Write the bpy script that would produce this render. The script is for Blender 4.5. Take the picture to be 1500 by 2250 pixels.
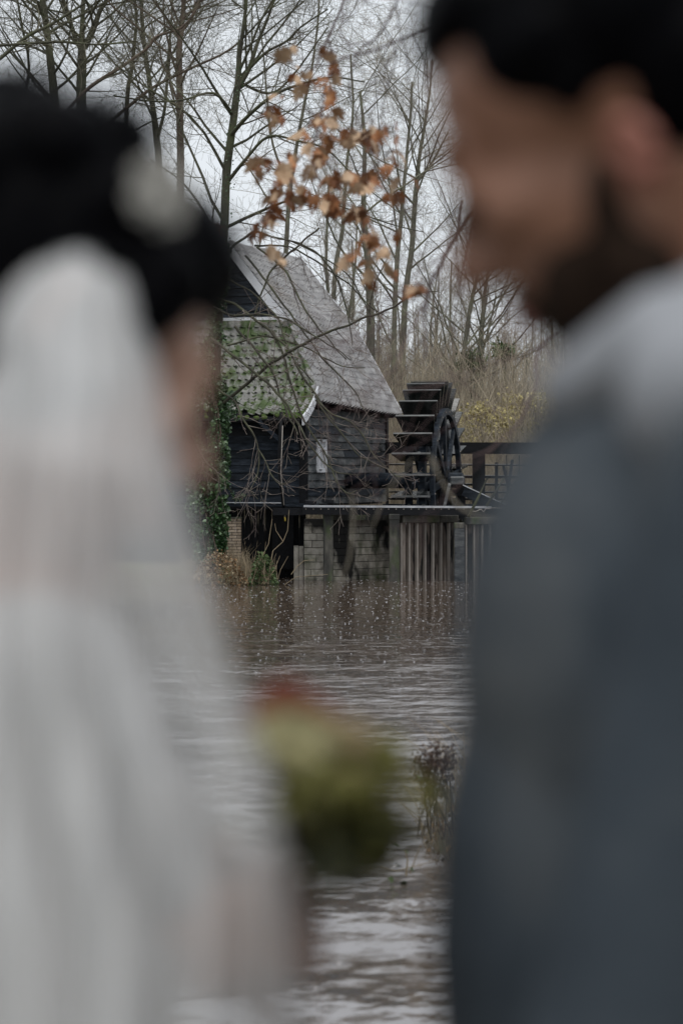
import bpy, bmesh, math, random
import numpy as np
from mathutils import Vector, Matrix, noise
random.seed(7); np.random.seed(7)
R = math.radians
sc = bpy.context.scene
for o in list(bpy.data.objects): bpy.data.objects.remove(o)

# ------------------------------------------------------------------ camera, sky, sun
CAMZ, F, HY = 2.4, 5312.5, 1045.0
cd = bpy.data.cameras.new('camera'); cam = bpy.data.objects.new('camera', cd)
sc.collection.objects.link(cam); sc.camera = cam
cd.sensor_fit = 'VERTICAL'; cd.sensor_height = 36; cd.sensor_width = 24; cd.lens = 85
cam.location = (0, 0, CAMZ); cam.rotation_euler = (R(90), 0, 0)
cd.shift_y = (HY - 1125) / 2250
cd.clip_start = .05; cd.clip_end = 3000
cd.dof.use_dof = True; cd.dof.focus_distance = 56.5; cd.dof.aperture_fstop = 3.4; cd.dof.aperture_blades = 0

w = bpy.data.worlds.new('World'); sc.world = w; w.use_nodes = True
nt = w.node_tree; nt.nodes.clear()
sky = nt.nodes.new('ShaderNodeTexSky'); sky.sky_type = 'NISHITA'; sky.sun_disc = False
SUN_EL, SUN_AZ = 70, 180           # azimuth clockwise from +Y
sky.sun_elevation = R(SUN_EL); sky.sun_rotation = R(SUN_AZ)
hs = nt.nodes.new('ShaderNodeHueSaturation'); hs.inputs['Saturation'].default_value = .12
mx = nt.nodes.new('ShaderNodeMix'); mx.data_type = 'RGBA'; mx.inputs[0].default_value = .85
mx.inputs[7].default_value = (6.15, 6.55, 6.95, 1)      # even cloud cover over the whole sky
bg = nt.nodes.new('ShaderNodeBackground'); bg.inputs[1].default_value = .1
wo = nt.nodes.new('ShaderNodeOutputWorld')
nt.links.new(sky.outputs[0], hs.inputs['Color']); nt.links.new(hs.outputs[0], mx.inputs[6])
nt.links.new(mx.outputs[2], bg.inputs[0]); nt.links.new(bg.outputs[0], wo.inputs[0])
sl = bpy.data.lights.new('sun', 'SUN'); so = bpy.data.objects.new('sun', sl); sc.collection.objects.link(so)
sl.energy = 1.5; sl.angle = R(45); sl.color = (1, .97, .93)
sd = Vector((math.sin(R(SUN_AZ))*math.cos(R(SUN_EL)), math.cos(R(SUN_AZ))*math.cos(R(SUN_EL)), math.sin(R(SUN_EL))))
so.rotation_euler = sd.to_track_quat('Z', 'Y').to_euler(); so.location = (0, -5, 30)
sc.view_settings.view_transform = 'Standard'; sc.view_settings.look = 'None'
sc.view_settings.exposure = .42; sc.view_settings.gamma = 1
sc.render.engine = 'CYCLES'; sc.cycles.use_denoising = True
sc.cycles.max_bounces = 6; sc.cycles.transparent_max_bounces = 12
sc.cycles.use_adaptive_sampling = True; sc.cycles.adaptive_threshold = .008
sc.cycles.caustics_reflective = False; sc.cycles.caustics_refractive = False

# ------------------------------------------------------------------ helpers
def at(x, y, Y): return Vector(((x-750)*Y/F, Y, CAMZ + (HY-y)*Y/F))

def link(o): sc.collection.objects.link(o); return o
def tag(o, label=None, cat=None, group=None, kind=None):
    for k, v in (('label', label), ('category', cat), ('group', group), ('kind', kind)):
        if v: o[k] = v
    return o
def thing(name, loc, label, cat, group=None, kind=None):
    o = link(bpy.data.objects.new(name, None)); o.location = loc; o.empty_display_size = .2
    o['_o'] = list(loc); return tag(o, label, cat, group, kind)
def org(p):
    while p is not None:
        if '_o' in p: return Vector(p['_o'])
        p = p.parent
    return Vector((0, 0, 0))
def mkobj(name, me, mat, parent=None, smooth=False):
    o = link(bpy.data.objects.new(name, me)); me.materials.append(mat)
    if smooth: me.shade_smooth()
    if parent is not None: o.parent = parent
    return o
def np_mesh(name, V, Fc, mat, parent=None, smooth=False, kind=None):
    """V (n,3) world coords, Fc (m,k) faces"""
    V = np.asarray(V, dtype=np.float64) - np.array(org(parent))
    Fc = np.asarray(Fc); me = bpy.data.meshes.new(name)
    m, k = Fc.shape
    me.vertices.add(len(V)); me.vertices.foreach_set('co', V.astype(np.float32).ravel())
    me.loops.add(m*k); me.loops.foreach_set('vertex_index', Fc.astype(np.int32).ravel())
    me.polygons.add(m); me.polygons.foreach_set('loop_start', np.arange(0, m*k, k, dtype=np.int32))
    me.update(calc_edges=True); me.validate()
    o = mkobj(name, me, mat, parent, smooth)
    if kind: o['kind'] = kind
    return o
class MB:
    def __init__(s): s.v = []; s.f = []
    def quad(s, a, b, c, d):
        n = len(s.v); s.v += [tuple(a), tuple(b), tuple(c), tuple(d)]; s.f.append((n, n+1, n+2, n+3)); return s
    def hexa(s, p):          # 8 points: bottom 4 ccw, top 4 ccw
        n = len(s.v); s.v += [tuple(q) for q in p]
        for f in ((3,2,1,0),(4,5,6,7),(0,1,5,4),(1,2,6,5),(2,3,7,6),(3,0,4,7)): s.f.append(tuple(n+i for i in f))
        return s
    def box(s, c, sx, sy, sz, ax=(1,0,0), ay=(0,1,0), az=(0,0,1)):
        c = Vector(c); ax = Vector(ax).normalized()*sx/2; ay = Vector(ay).normalized()*sy/2; az = Vector(az).normalized()*sz/2
        return s.hexa([c-ax-ay-az, c+ax-ay-az, c+ax+ay-az, c-ax+ay-az, c-ax-ay+az, c+ax-ay+az, c+ax+ay+az, c-ax+ay+az])
    def bar(s, p, q, wd, th, up=(0,0,1)):   # bar from p to q, width wd across, thickness th along 'up'
        p = Vector(p); q = Vector(q); d = (q-p); L = d.length; d.normalize()
        side = d.cross(Vector(up)).normalized(); u = side.cross(d)
        return s.box((p+q)/2, L, wd, th, d, side, u)
    def tube(s, pts, rad, k=8, cap=True):
        pts = [Vector(p) for p in pts]; n = len(pts); base = len(s.v)
        if not hasattr(rad, '__len__'): rad = [rad]*n
        for i, p in enumerate(pts):
            t = (pts[min(i+1, n-1)]-pts[max(i-1, 0)]).normalized()
            a = t.cross(Vector((.31, .22, .92)) if abs(t.z) < .9 else Vector((1, .1, 0))).normalized(); b = t.cross(a)
            for j in range(k):
                th = 2*math.pi*j/k; s.v.append(tuple(p+(a*math.cos(th)+b*math.sin(th))*rad[i]))
        for i in range(n-1):
            for j in range(k):
                s.f.append((base+i*k+j, base+i*k+(j+1) % k, base+(i+1)*k+(j+1) % k, base+(i+1)*k+j))
        if cap:
            s.f.append(tuple(base+j for j in range(k))[::-1]); s.f.append(tuple(base+(n-1)*k+j for j in range(k)))
        return s
    def build(s, name, mat, parent=None, smooth=False, kind=None, bevel=0):
        o0 = org(parent); me = bpy.data.meshes.new(name)
        me.from_pydata([tuple(Vector(v)-o0) for v in s.v], [], s.f); me.update()
        if bevel:
            bm = bmesh.new(); bm.from_mesh(me)
            bmesh.ops.bevel(bm, geom=bm.edges[:], offset=bevel, segments=1, affect='EDGES'); bm.to_mesh(me); bm.free()
        o = mkobj(name, me, mat, parent, smooth)
        if kind: o['kind'] = kind
        return o

# ------------------------------------------------------------------ materials
def mat(name, cols, scale=4, stretch=(1,1,1), rough=.75, bump=.25, bscale=30, spec=.4, var=0.0, pos=None, stains=None, detail=6, dist=.02):
    m = bpy.data.materials.new(name); m.use_nodes = True; t = m.node_tree; N = t.nodes; L = t.links
    b = N['Principled BSDF']; b.inputs['Roughness'].default_value = rough; b.inputs['Specular IOR Level'].default_value = spec
    g = N.new('ShaderNodeNewGeometry'); mp = N.new('ShaderNodeMapping'); mp.inputs['Scale'].default_value = stretch
    L.new(g.outputs['Position'], mp.inputs[0])
    nz = N.new('ShaderNodeTexNoise'); nz.inputs['Scale'].default_value = scale; nz.inputs['Detail'].default_value = detail; nz.inputs['Roughness'].default_value = .65
    L.new(mp.outputs[0], nz.inputs[0])
    cr = N.new('ShaderNodeValToRGB'); e = cr.color_ramp.elements
    ps = pos or [.3 + .4*i/max(1, len(cols)-1) for i in range(len(cols))]
    while len(e) < len(cols): e.new(.5)
    for i, c in enumerate(cols): e[i].position = ps[i]; e[i].color = (*c, 1)
    L.new(nz.outputs[0], cr.inputs[0]); out = cr.outputs[0]
    if stains:    # (colour, scale, stretch, lo, hi)
        for col, ssc, sst, lo, hi in stains:
            m2 = N.new('ShaderNodeMapping'); m2.inputs['Scale'].default_value = sst; m2.inputs['Location'].default_value = (3.1*ssc, 1.7, .4)
            L.new(g.outputs['Position'], m2.inputs[0])
            n2 = N.new('ShaderNodeTexNoise'); n2.inputs['Scale'].default_value = ssc; n2.inputs['Detail'].default_value = 5
            L.new(m2.outputs[0], n2.inputs[0])
            mr = N.new('ShaderNodeMapRange'); mr.inputs[1].default_value = lo; mr.inputs[2].default_value = hi; L.new(n2.outputs[0], mr.inputs[0])
            mi = N.new('ShaderNodeMix'); mi.data_type = 'RGBA'; L.new(mr.outputs[0], mi.inputs[0]); L.new(out, mi.inputs[6]); mi.inputs[7].default_value = (*col, 1)
            out = mi.outputs[2]
    if var:
        oi = N.new('ShaderNodeObjectInfo'); ad = N.new('ShaderNodeMath'); ad.operation = 'ADD'
        L.new(oi.outputs['Random'], ad.inputs[0]); L.new(g.outputs['Random Per Island'], ad.inputs[1])
        fr = N.new('ShaderNodeMath'); fr.operation = 'FRACT'; L.new(ad.outputs[0], fr.inputs[0])
        mr = N.new('ShaderNodeMapRange'); mr.inputs[3].default_value = 1-var; mr.inputs[4].default_value = 1+var; L.new(fr.outputs[0], mr.inputs[0])
        h = N.new('ShaderNodeHueSaturation'); L.new(mr.outputs[0], h.inputs['Value']); L.new(out, h.inputs['Color']); out = h.outputs[0]
    L.new(out, b.inputs['Base Color'])
    if bump:
        nb = N.new('ShaderNodeTexNoise'); nb.inputs['Scale'].default_value = bscale; nb.inputs['Detail'].default_value = 4; L.new(mp.outputs[0], nb.inputs[0])
        bp = N.new('ShaderNodeBump'); bp.inputs['Strength'].default_value = bump; bp.inputs['Distance'].default_value = dist
        L.new(nb.outputs[0], bp.inputs['Height']); L.new(bp.outputs[0], b.inputs['Normal'])
    return m
M = {}
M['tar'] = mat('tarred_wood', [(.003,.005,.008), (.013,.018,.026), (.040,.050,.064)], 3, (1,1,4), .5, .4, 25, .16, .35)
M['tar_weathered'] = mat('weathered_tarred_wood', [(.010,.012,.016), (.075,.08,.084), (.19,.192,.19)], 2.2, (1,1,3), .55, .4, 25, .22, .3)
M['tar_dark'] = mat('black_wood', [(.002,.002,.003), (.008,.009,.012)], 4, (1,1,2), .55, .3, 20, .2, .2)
M['paddle'] = mat('wet_paddle_wood', [(.003,.004,.004), (.010,.012,.011), (.03,.032,.029)], 5, (1,1,1), .22, .2, 20, .9, .25)
M['white'] = mat('white_paint', [(.62,.63,.67), (.78,.79,.82)], 6, rough=.55, bump=.1)
M['glass'] = mat('dark_window_glass', [(.03,.035,.04), (.05,.055,.06)], 3, rough=.35, bump=0, spec=.4)
M['tile'] = mat('grey_clay_tile', [(.22,.218,.22), (.36,.355,.36), (.46,.455,.46)], 2.5, (1,1,1), .55, .3, 30, .5, .15,
                stains=[((.24,.22,.20), .9, (1,1,1), .5, .8)])
M['moss_tile'] = mat('mossy_clay_tile', [(.14,.14,.125), (.24,.235,.22), (.33,.32,.30)], 3.5, (1,1,1), .6, .35, 30, .4, .14,
                stains=[((.065,.10,.03), 2.6, (1,1,1.5), .46, .58), ((.035,.05,.02), 7, (1,1,1), .58, .66)])
M['moss'] = mat('moss', [(.03,.05,.012), (.07,.11,.025), (.12,.15,.05)], 12, rough=.95, bump=.6)
M['block'] = mat('stained_stone_block', [(.16,.145,.12), (.38,.35,.30), (.56,.52,.46)], 3, (1,1,1), .7, .4, 30, .4, .15,
                stains=[((.010,.009,.008), 1.1, (1.3,1.3,.6), .50, .56), ((.06,.075,.03), 1.7, (1,1,.8), .56, .7)])
M['conc'] = mat('mossy_concrete', [(.035,.035,.03), (.075,.07,.06), (.16,.15,.125)], 4, (1,1,.6), .7, .5, 30, .4, .1,
                stains=[((.05,.07,.025), 2.5, (1,1,.6), .52, .66), ((.02,.02,.018), 2, (1.4,1.4,.3), .5, .6)])
M['pile'] = mat('weathered_pile', [(.05,.032,.025), (.2,.165,.14), (.46,.41,.37)], 2.2, (2.5,2.5,.35), .65, .4, 20, .45, .3,
                stains=[((.010,.009,.008), 1.6, (2,2,.5), .50, .55)])
M['pile_edge'] = mat('pale_pile_edge', [(.2,.17,.15), (.45,.41,.37)], 3, (1,1,.4), .6, .3, 20, .4, .2)  # pale tone for pile flanges and small fittings
M['brick'] = mat('buff_brick', [(.24,.18,.13), (.40,.32,.24), (.50,.42,.33)], 9, (1,1,1), .8, .3, 40, .3, .22)
M['mortar'] = mat('mortar', [(.06,.05,.04), (.11,.095,.08)], 12, rough=.9)
M['deckboard'] = mat('pale_lit_wet_board', [(.38,.39,.42), (.58,.59,.62)], 5, (1,1,1), .25, .2, 20, .9, .1)  # pale tone includes painted light for the deck's front edge
M['bark_pale'] = mat('pale_mossy_bark', [(.08,.075,.06), (.15,.145,.11), (.19,.2,.13)], 3, (1,1,.5), .85, .4, 22, .3)
M['bark'] = mat('mossy_bark', [(.035,.033,.026), (.075,.075,.05), (.10,.115,.055)], 3, (1,1,.5), .85, .6, 22, .3)
M['bark_brown'] = mat('brown_bark', [(.05,.035,.028), (.11,.08,.062), (.16,.125,.10)], 4, (1,1,.3), .85, .6, 22, .3)
M['twig'] = mat('twig_bark', [(.05,.045,.036), (.12,.11,.08), (.18,.18,.11)], 3, rough=.8, bump=0)
M['twig_pale'] = mat('pale_twig', [(.19,.165,.13), (.33,.30,.24)], 3, rough=.8, bump=0)
M['twig_red'] = mat('reddish_twig', [(.055,.03,.032), (.12,.075,.07)], 4, rough=.7, bump=0)
M['droop'] = mat('drooping_twig', [(.06,.042,.038), (.17,.135,.12), (.30,.27,.22)], 3, rough=.65, bump=0)
M['bough'] = mat('mossy_bough_bark', [(.02,.018,.014), (.05,.048,.032), (.10,.105,.06)], 3, rough=.8, bump=.3)
M['brush'] = mat('dry_brush', [(.2,.165,.12), (.34,.29,.215), (.44,.38,.29)], .8, rough=.9, bump=0, var=.35)
M['yellow'] = mat('yellow_leaf', [(.36,.30,.11), (.52,.46,.22)], 3, rough=.8, bump=0, var=.3)
M['green_leaf'] = mat('green_leaf', [(.03,.055,.015), (.07,.11,.03)], 3, rough=.5, bump=0, var=.4)
M['ivy'] = mat('ivy_leaf', [(.015,.04,.015), (.04,.095,.03), (.15,.22,.11)], 5, rough=.32, bump=0, spec=.6, var=.4)  # palest tone paints highlights on the leaves
M['dry_leaf'] = mat('dry_leaf', [(.10,.05,.02), (.2,.12,.06), (.28,.2,.10)], 3, rough=.8, bump=0, var=.4)
M['oak_leaf'] = mat('brown_oak_leaf', [(.10,.032,.010), (.23,.085,.025), (.40,.22,.11)], 9, rough=.6, bump=0, var=.4)
M['oak_leaf_pale'] = mat('pale_oak_leaf', [(.36,.22,.12), (.5,.36,.24)], 9, rough=.6, bump=0, var=.2)
M['ground'] = mat('leaf_litter_ground', [(.05,.04,.025), (.10,.08,.05), (.09,.10,.04)], 1.3, rough=.95, bump=.6, bscale=8)
M['straw'] = mat('dry_reed', [(.22,.17,.11), (.36,.29,.19)], 4, rough=.8, bump=0, var=.3)
M['seed'] = mat('seed_head', [(.04,.026,.02), (.10,.065,.05)], 8, rough=.9, bump=0)
M['yellow_paint'] = mat('yellow_paint', [(.5,.36,.05), (.6,.45,.08)], 6, rough=.5)
M['skin'] = mat('skin', [(.19,.088,.053), (.25,.125,.08)], 18, rough=.5, bump=.05, spec=.4)
M['skin_red'] = mat('flushed_skin', [(.24,.085,.06), (.30,.12,.085)], 18, rough=.5, bump=.05)
M['skin_f'] = mat('fair_skin', [(.46,.27,.20), (.54,.34,.26)], 18, rough=.5, bump=.05)
M['hair'] = mat('black_hair', [(.0005,.0005,.0008), (.002,.002,.003)], 30, (1,1,.3), .5, .4, 90, .03)
M['beard'] = mat('dark_beard', [(.008,.0045,.003), (.03,.018,.012)], 60, rough=.9, spec=.1, bump=.4, bscale=150)
M['brow'] = mat('brow_hair', [(.02,.012,.008), (.04,.025,.018)], 60, rough=.8)
M['lip'] = mat('lip_skin', [(.32,.12,.10), (.38,.16,.13)], 30, rough=.45, bump=0)
M['suit'] = mat('blue_grey_wool', [(.016,.022,.029), (.042,.053,.065), (.098,.105,.11)], 4.5, rough=.9, bump=.2, bscale=200, spec=.2)
M['lit_collar'] = mat('collar_and_lit_shoulder', [(.21,.22,.24), (.30,.31,.33)], 8, rough=.85, bump=.15, bscale=120)  # pale cloth for the collar and the shoulder painted as sky-lit
M['edge'] = mat('lit_paddle_edge', [(.08,.082,.08), (.17,.175,.175)], 6, rough=.5, bump=0)  # pale tone paints the light caught on the outer paddle edges
M['dress'] = mat('white_satin', [(.52,.495,.48), (.62,.60,.59)], 8, rough=.6, bump=.1)
M['eye'] = mat('eye_white', [(.6,.58,.55), (.7,.68,.65)], 8, rough=.2, bump=0)
M['iris'] = mat('brown_iris', [(.03,.015,.01), (.05,.03,.02)], 8, rough=.2, bump=0)
M['petal_cream'] = mat('cream_petal', [(.26,.24,.12), (.37,.34,.19)], 20, rough=.7)
M['petal_red'] = mat('rust_petal', [(.12,.025,.012), (.20,.05,.022)], 20, rough=.7)
M['petal_tan'] = mat('tan_petal', [(.30,.23,.12), (.40,.32,.19)], 20, rough=.7)
M['petal_grey'] = mat('pale_petal', [(.22,.215,.20), (.32,.31,.28)], 20, rough=.8)
M['olive'] = mat('olive_foliage', [(.10,.10,.02), (.19,.18,.05)], 10, rough=.7, bump=0, var=.3)
M['deep_green'] = mat('dark_foliage', [(.012,.014,.004), (.035,.04,.01)], 10, rough=.6, bump=0, var=.3)
M['shoe'] = mat('black_leather', [(.01,.01,.01), (.02,.02,.02)], 10, rough=.3)

def veil_mat():
    m = bpy.data.materials.new('tulle'); m.use_nodes = True; t = m.node_tree; N = t.nodes; L = t.links; N.clear()
    d = N.new('ShaderNodeBsdfDiffuse'); d.inputs[0].default_value = (.88,.885,.89,1)
    tl = N.new('ShaderNodeBsdfTranslucent'); tl.inputs[0].default_value = (.88,.885,.89,1)
    tr = N.new('ShaderNodeBsdfTransparent'); a = N.new('ShaderNodeMixShader'); a.inputs[0].default_value = .45
    b = N.new('ShaderNodeMixShader'); b.inputs[0].default_value = .64; o = N.new('ShaderNodeOutputMaterial')
    L.new(d.outputs[0], a.inputs[1]); L.new(tl.outputs[0], a.inputs[2])
    L.new(tr.outputs[0], b.inputs[1]); L.new(a.outputs[0], b.inputs[2]); L.new(b.outputs[0], o.inputs[0]); return m
M['veil'] = veil_mat()

def water_mat():
    m = bpy.data.materials.new('river_water'); m.use_nodes = True; t = m.node_tree; N = t.nodes; L = t.links; N.clear()
    g = N.new('ShaderNodeNewGeometry')
    def noi(scale, st, det, ro=.5):
        mp = N.new('ShaderNodeMapping'); mp.inputs['Scale'].default_value = st; L.new(g.outputs['Position'], mp.inputs[0])
        n = N.new('ShaderNodeTexNoise'); n.inputs['Scale'].default_value = scale; n.inputs['Detail'].default_value = det; n.inputs['Roughness'].default_value = ro
        L.new(mp.outputs[0], n.inputs[0]); return n.outputs[0]
    def math_(op, a, b, clamp=False):
        q = N.new('ShaderNodeMath'); q.operation = op; q.use_clamp = clamp
        for i, v in enumerate((a, b)):
            if isinstance(v, (int, float)): q.inputs[i].default_value = v
            else: L.new(v, q.inputs[i])
        return q.outputs[0]
    big = noi(1.0, (1, .6, 1), 3); med = noi(2.3, (1, .8, 1), 3); fin = noi(11, (1, 1, 1), 2)
    # wind lanes: calmer and rougher patches of the river surface
    lane = noi(.35, (.35, 1, 1), 3)
    lr = N.new('ShaderNodeMapRange'); lr.inputs[1].default_value = .42; lr.inputs[2].default_value = .60; lr.inputs[3].default_value = .30; lr.inputs[4].default_value = 1.0
    L.new(lane, lr.inputs[0])
    # the pool below the mill is sheltered and calmer than the open river
    sp_ = N.new('ShaderNodeSeparateXYZ'); L.new(g.outputs['Position'], sp_.inputs[0])
    wob = math_('ADD', sp_.outputs[1], math_('MULTIPLY', noi(.5, (1, .6, 1), 2), 9))
    op = N.new('ShaderNodeMapRange'); op.interpolation_type = 'SMOOTHSTEP'; op.inputs[1].default_value = 50; op.inputs[2].default_value = 27; op.inputs[3].default_value = .11; op.inputs[4].default_value = 1.3
    L.new(wob, op.inputs[0])
    # rings left by rain drops
    vo = N.new('ShaderNodeTexVoronoi'); vo.inputs['Scale'].default_value = 3.4; L.new(g.outputs['Position'], vo.inputs[0])
    rg = math_('SINE', math_('MULTIPLY', vo.outputs['Distance'], 70), 0)
    fade = math_('SUBTRACT', 1, math_('MULTIPLY', vo.outputs['Distance'], 4.2), True)
    ring = math_('MULTIPLY', rg, fade)
    h = math_('ADD', math_('MULTIPLY', big, .17), math_('MULTIPLY', math_('MULTIPLY', med, .11), lr.outputs[0]))
    h = math_('ADD', h, math_('MULTIPLY', math_('MULTIPLY', fin, .008), lr.outputs[0]))
    h = math_('ADD', h, math_('MULTIPLY', ring, .0035))
    h = math_('MULTIPLY', h, op.outputs[0])
    h = math_('ADD', h, math_('MULTIPLY', ring, .0028))
    bp = N.new('ShaderNodeBump'); bp.inputs['Strength'].default_value = 1; bp.inputs['Distance'].default_value = 1.0
    L.new(h, bp.inputs['Height'])
    gl = N.new('ShaderNodeBsdfGlossy'); L.new(math_('MULTIPLY', op.outputs[0], .12), gl.inputs['Roughness']); gl.inputs[0].default_value = (.97,.97,1,1)
    df = N.new('ShaderNodeBsdfDiffuse'); df.inputs[0].default_value = (.085,.064,.048,1)
    fr = N.new('ShaderNodeFresnel'); fr.inputs[0].default_value = 4.5; L.new(bp.outputs[0], fr.inputs[1])
    L.new(bp.outputs[0], gl.inputs['Normal'])
    mi = N.new('ShaderNodeMixShader'); L.new(fr.outputs[0], mi.inputs[0]); L.new(df.outputs[0], mi.inputs[1]); L.new(gl.outputs[0], mi.inputs[2])
    o = N.new('ShaderNodeOutputMaterial'); L.new(mi.outputs[0], o.inputs[0]); return m
M['water'] = water_mat()
M['splash_glint'] = mat('water_splash', [(.33,.33,.34), (.46,.46,.48)], 8, rough=.2, bump=0, spec=.8)  # pale tone paints the sky mirrored in the splash rims

# ------------------------------------------------------------------ ground and river
def sm(x, a, b):
    t = np.clip((x-a)/(b-a), 0, 1); return t*t*(3-2*t)
def gh(X, Y):
    land = sm(-Y, -5.2, -4.2)                                        # near bank under the couple
    land = np.maximum(land, sm(Y, 57.6, 58.6))                       # behind the mill
    land = np.maximum(land, sm(-X, 6.5, 9)*1.0)
    land = np.maximum(land, sm(X, 9, 12))
    land = np.maximum(land, .75*sm(-X, 1.35, 2.3)*sm(Y, 52.4, 54.2))  # bank by the brick pier
    e = ((X-2.4)/2.25)**2 + ((Y-15.6)/1.9)**2
    land = np.maximum(land, .66*sm(-e, -1.15, -.5))                  # reedy spit on the right
    top = .9 + .35*sm(Y, 58, 66)
    return -1.1 + land*(top+1.1) + .05*np.sin(X*1.7+Y)*np.cos(Y*.9)
gx = np.concatenate([np.linspace(-900, -40, 10), np.arange(-36, -12, 3), np.arange(-12, 12.01, .25), np.arange(15, 37, 3), np.linspace(40, 900, 10)])
gy = np.concatenate([np.linspace(-300, -10, 6), np.arange(-6, 66, .3), np.arange(67, 130, 3), np.linspace(140, 2000, 12)])
GX, GY = np.meshgrid(gx, gy); GZ = gh(GX, GY)
nx, ny = len(gx), len(gy); idx = np.arange(nx*ny).reshape(ny, nx)
Q = np.stack([idx[:-1,:-1], idx[:-1,1:], idx[1:,1:], idx[1:,:-1]], -1).reshape(-1, 4)
np_mesh('ground', np.stack([GX, GY, GZ], -1).reshape(-1, 3), Q, M['ground'], smooth=True, kind='structure')
wb = MB(); wb.quad((-60, 2, 0), (60, 2, 0), (60, 59, 0), (-60, 59, 0)); wb.build('water', M['water'], kind='structure')
# rain splashes on the river
rs = np.random.RandomState(3); N_ = 6500
Yc = 11 + (57.2-11)*rs.rand(N_)**.75; Xc = (rs.rand(N_)-.5)*.30*Yc
rr = (.005 + .013*rs.rand(N_)**2)*np.clip(Yc/40, .25, 1.2); hh = (.002+.0035*rs.rand(N_)**2)*np.clip(Yc/40, .25, 1.2); k = 6
th = np.arange(k)*2*np.pi/k
lo = np.stack([Xc[:,None]+rr[:,None]*np.cos(th), Yc[:,None]+rr[:,None]*np.sin(th), np.full((N_,k), .001)], -1)
hi = np.stack([Xc[:,None]+rr[:,None]*.75*np.cos(th), Yc[:,None]+rr[:,None]*.75*np.sin(th), np.repeat(hh[:,None], k, 1)], -1)
V = np.concatenate([lo, hi], 1).reshape(-1, 3); b0 = (np.arange(N_)*2*k)[:,None]
Fq = np.concatenate([np.stack([b0[:,0]+j, b0[:,0]+(j+1)%k, b0[:,0]+k+(j+1)%k, b0[:,0]+k+j], -1) for j in range(k)])
tag(np_mesh('rain_splashes', V, Fq, M['splash_glint'], kind='stuff'), 'small white rain splashes scattered over the brown river', 'splashes')

# ------------------------------------------------------------------ mill house
TH = R(20)
U = Vector((math.sin(TH), math.cos(TH), 0)); VV = Vector((math.cos(TH), -math.sin(TH), 0)); ZZ = Vector((0, 0, 1))
C0 = Vector((-.875, 56, 0))
def hp(a, b, z): return C0 + U*a + VV*b + ZZ*z
def onplane_a(a, x, y):      # point of vertical plane a=const seen at photo pixel
    k = (x-750)/F; p = C0 + U*a
    b = (k*p.y - p.x)/(VV.x - k*VV.y); Y = (p+VV*b).y
    return b, CAMZ + (HY-y)*Y/F
L_ = 5.77
prof = [onplane_a(L_+.1, x, y) for x, y in ((657,573),(690,617),(733,673),(767,713),(790,750),(830,820),(850,858),(864,884),(880,913))]
pz = [p[1] for p in prof]
def lerp(a, b, t): return a+(b-a)*t
def profp(t):                # t 0 ridge .. 1 eave, roughly equal steps
    s = t*(len(prof)-1)
    D = [0]
    for i in range(1, len(prof)): D.append(D[-1]+math.hypot(prof[i][0]-prof[i-1][0], prof[i][1]-prof[i-1][1]))
    q = t*D[-1]
    for i in range(1, len(prof)):
        if q <= D[i]+1e-9:
            f = (q-D[i-1])/(D[i]-D[i-1]); return lerp(prof[i-1][0], prof[i][0], f), lerp(prof[i-1][1], prof[i][1], f)
    return prof[-1]
def b_of_z(z):
    for i in range(1, len(prof)):
        if prof[i][1] <= z: 
            f = (prof[i-1][1]-z)/(prof[i-1][1]-prof[i][1]); return lerp(prof[i-1][0], prof[i][0], f)
    return prof[-1][0]
BR = prof[0][0]; ZR = prof[0][1]           # ridge line
AG = 1.33; ZG = 6.12
house = thing('mill_house', hp(2.8, -2.4, 0), 'black timber water mill house with steep grey tiled roof and small white window', 'mill house')

# front hip profile (a, z) from gablet down to the flared eave
fpr = [(AG, ZG), (1.02, 5.5), (.72, 4.98), (.38, 4.50), (.02, 4.12), (-.34, 3.87), (-.66, 3.72)]
def fprof(t):
    D = [0]
    for i in range(1, len(fpr)): D.append(D[-1]+math.dist(fpr[i], fpr[i-1]))
    q = t*D[-1]
    for i in range(1, len(fpr)):
        if q <= D[i]+1e-9:
            f = (q-D[i-1])/(D[i]-D[i-1]); return lerp(fpr[i-1][0], fpr[i][0], f), lerp(fpr[i-1][1], fpr[i][1], f)
    return fpr[-1]
def aleft(z):                 # left limit of the main slope
    if z >= ZG: return AG
    t = (ZG-z)/(ZG-4.12); return lerp(AG, .22, min(1, max(0, t)))
def tile_pts(P, Q_, R_, S_, nrm, big=False):
    """pantile: P,Q_ upper left/right; S_,R_ lower left/right"""
    prof_ = ((0, .006), (.22, .055), (.48, .022), (.78, .0), (1.0, .006)) if big else ((0, .0), (.16, .09), (.42, .055), (.66, .0), (1.0, .0))
    st_ = .020 if big else .045
    up = [P.lerp(Q_, s)+nrm*(h_+.004) for s, h_ in prof_]; lw = [S_.lerp(R_, s)+nrm*(h_+st_) for s, h_ in prof_]
    fr = [S_.lerp(R_, s)+nrm*(h_+.004) for s, h_ in prof_]
    return up+lw+fr
def add_tile(mb, pts):
    n = len(mb.v); mb.v += [tuple(p) for p in pts]
    for i in range(4):
        mb.f.append((n+i, n+5+i, n+6+i, n+1+i)); mb.f.append((n+5+i, n+10+i, n+11+i, n+6+i))
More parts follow.
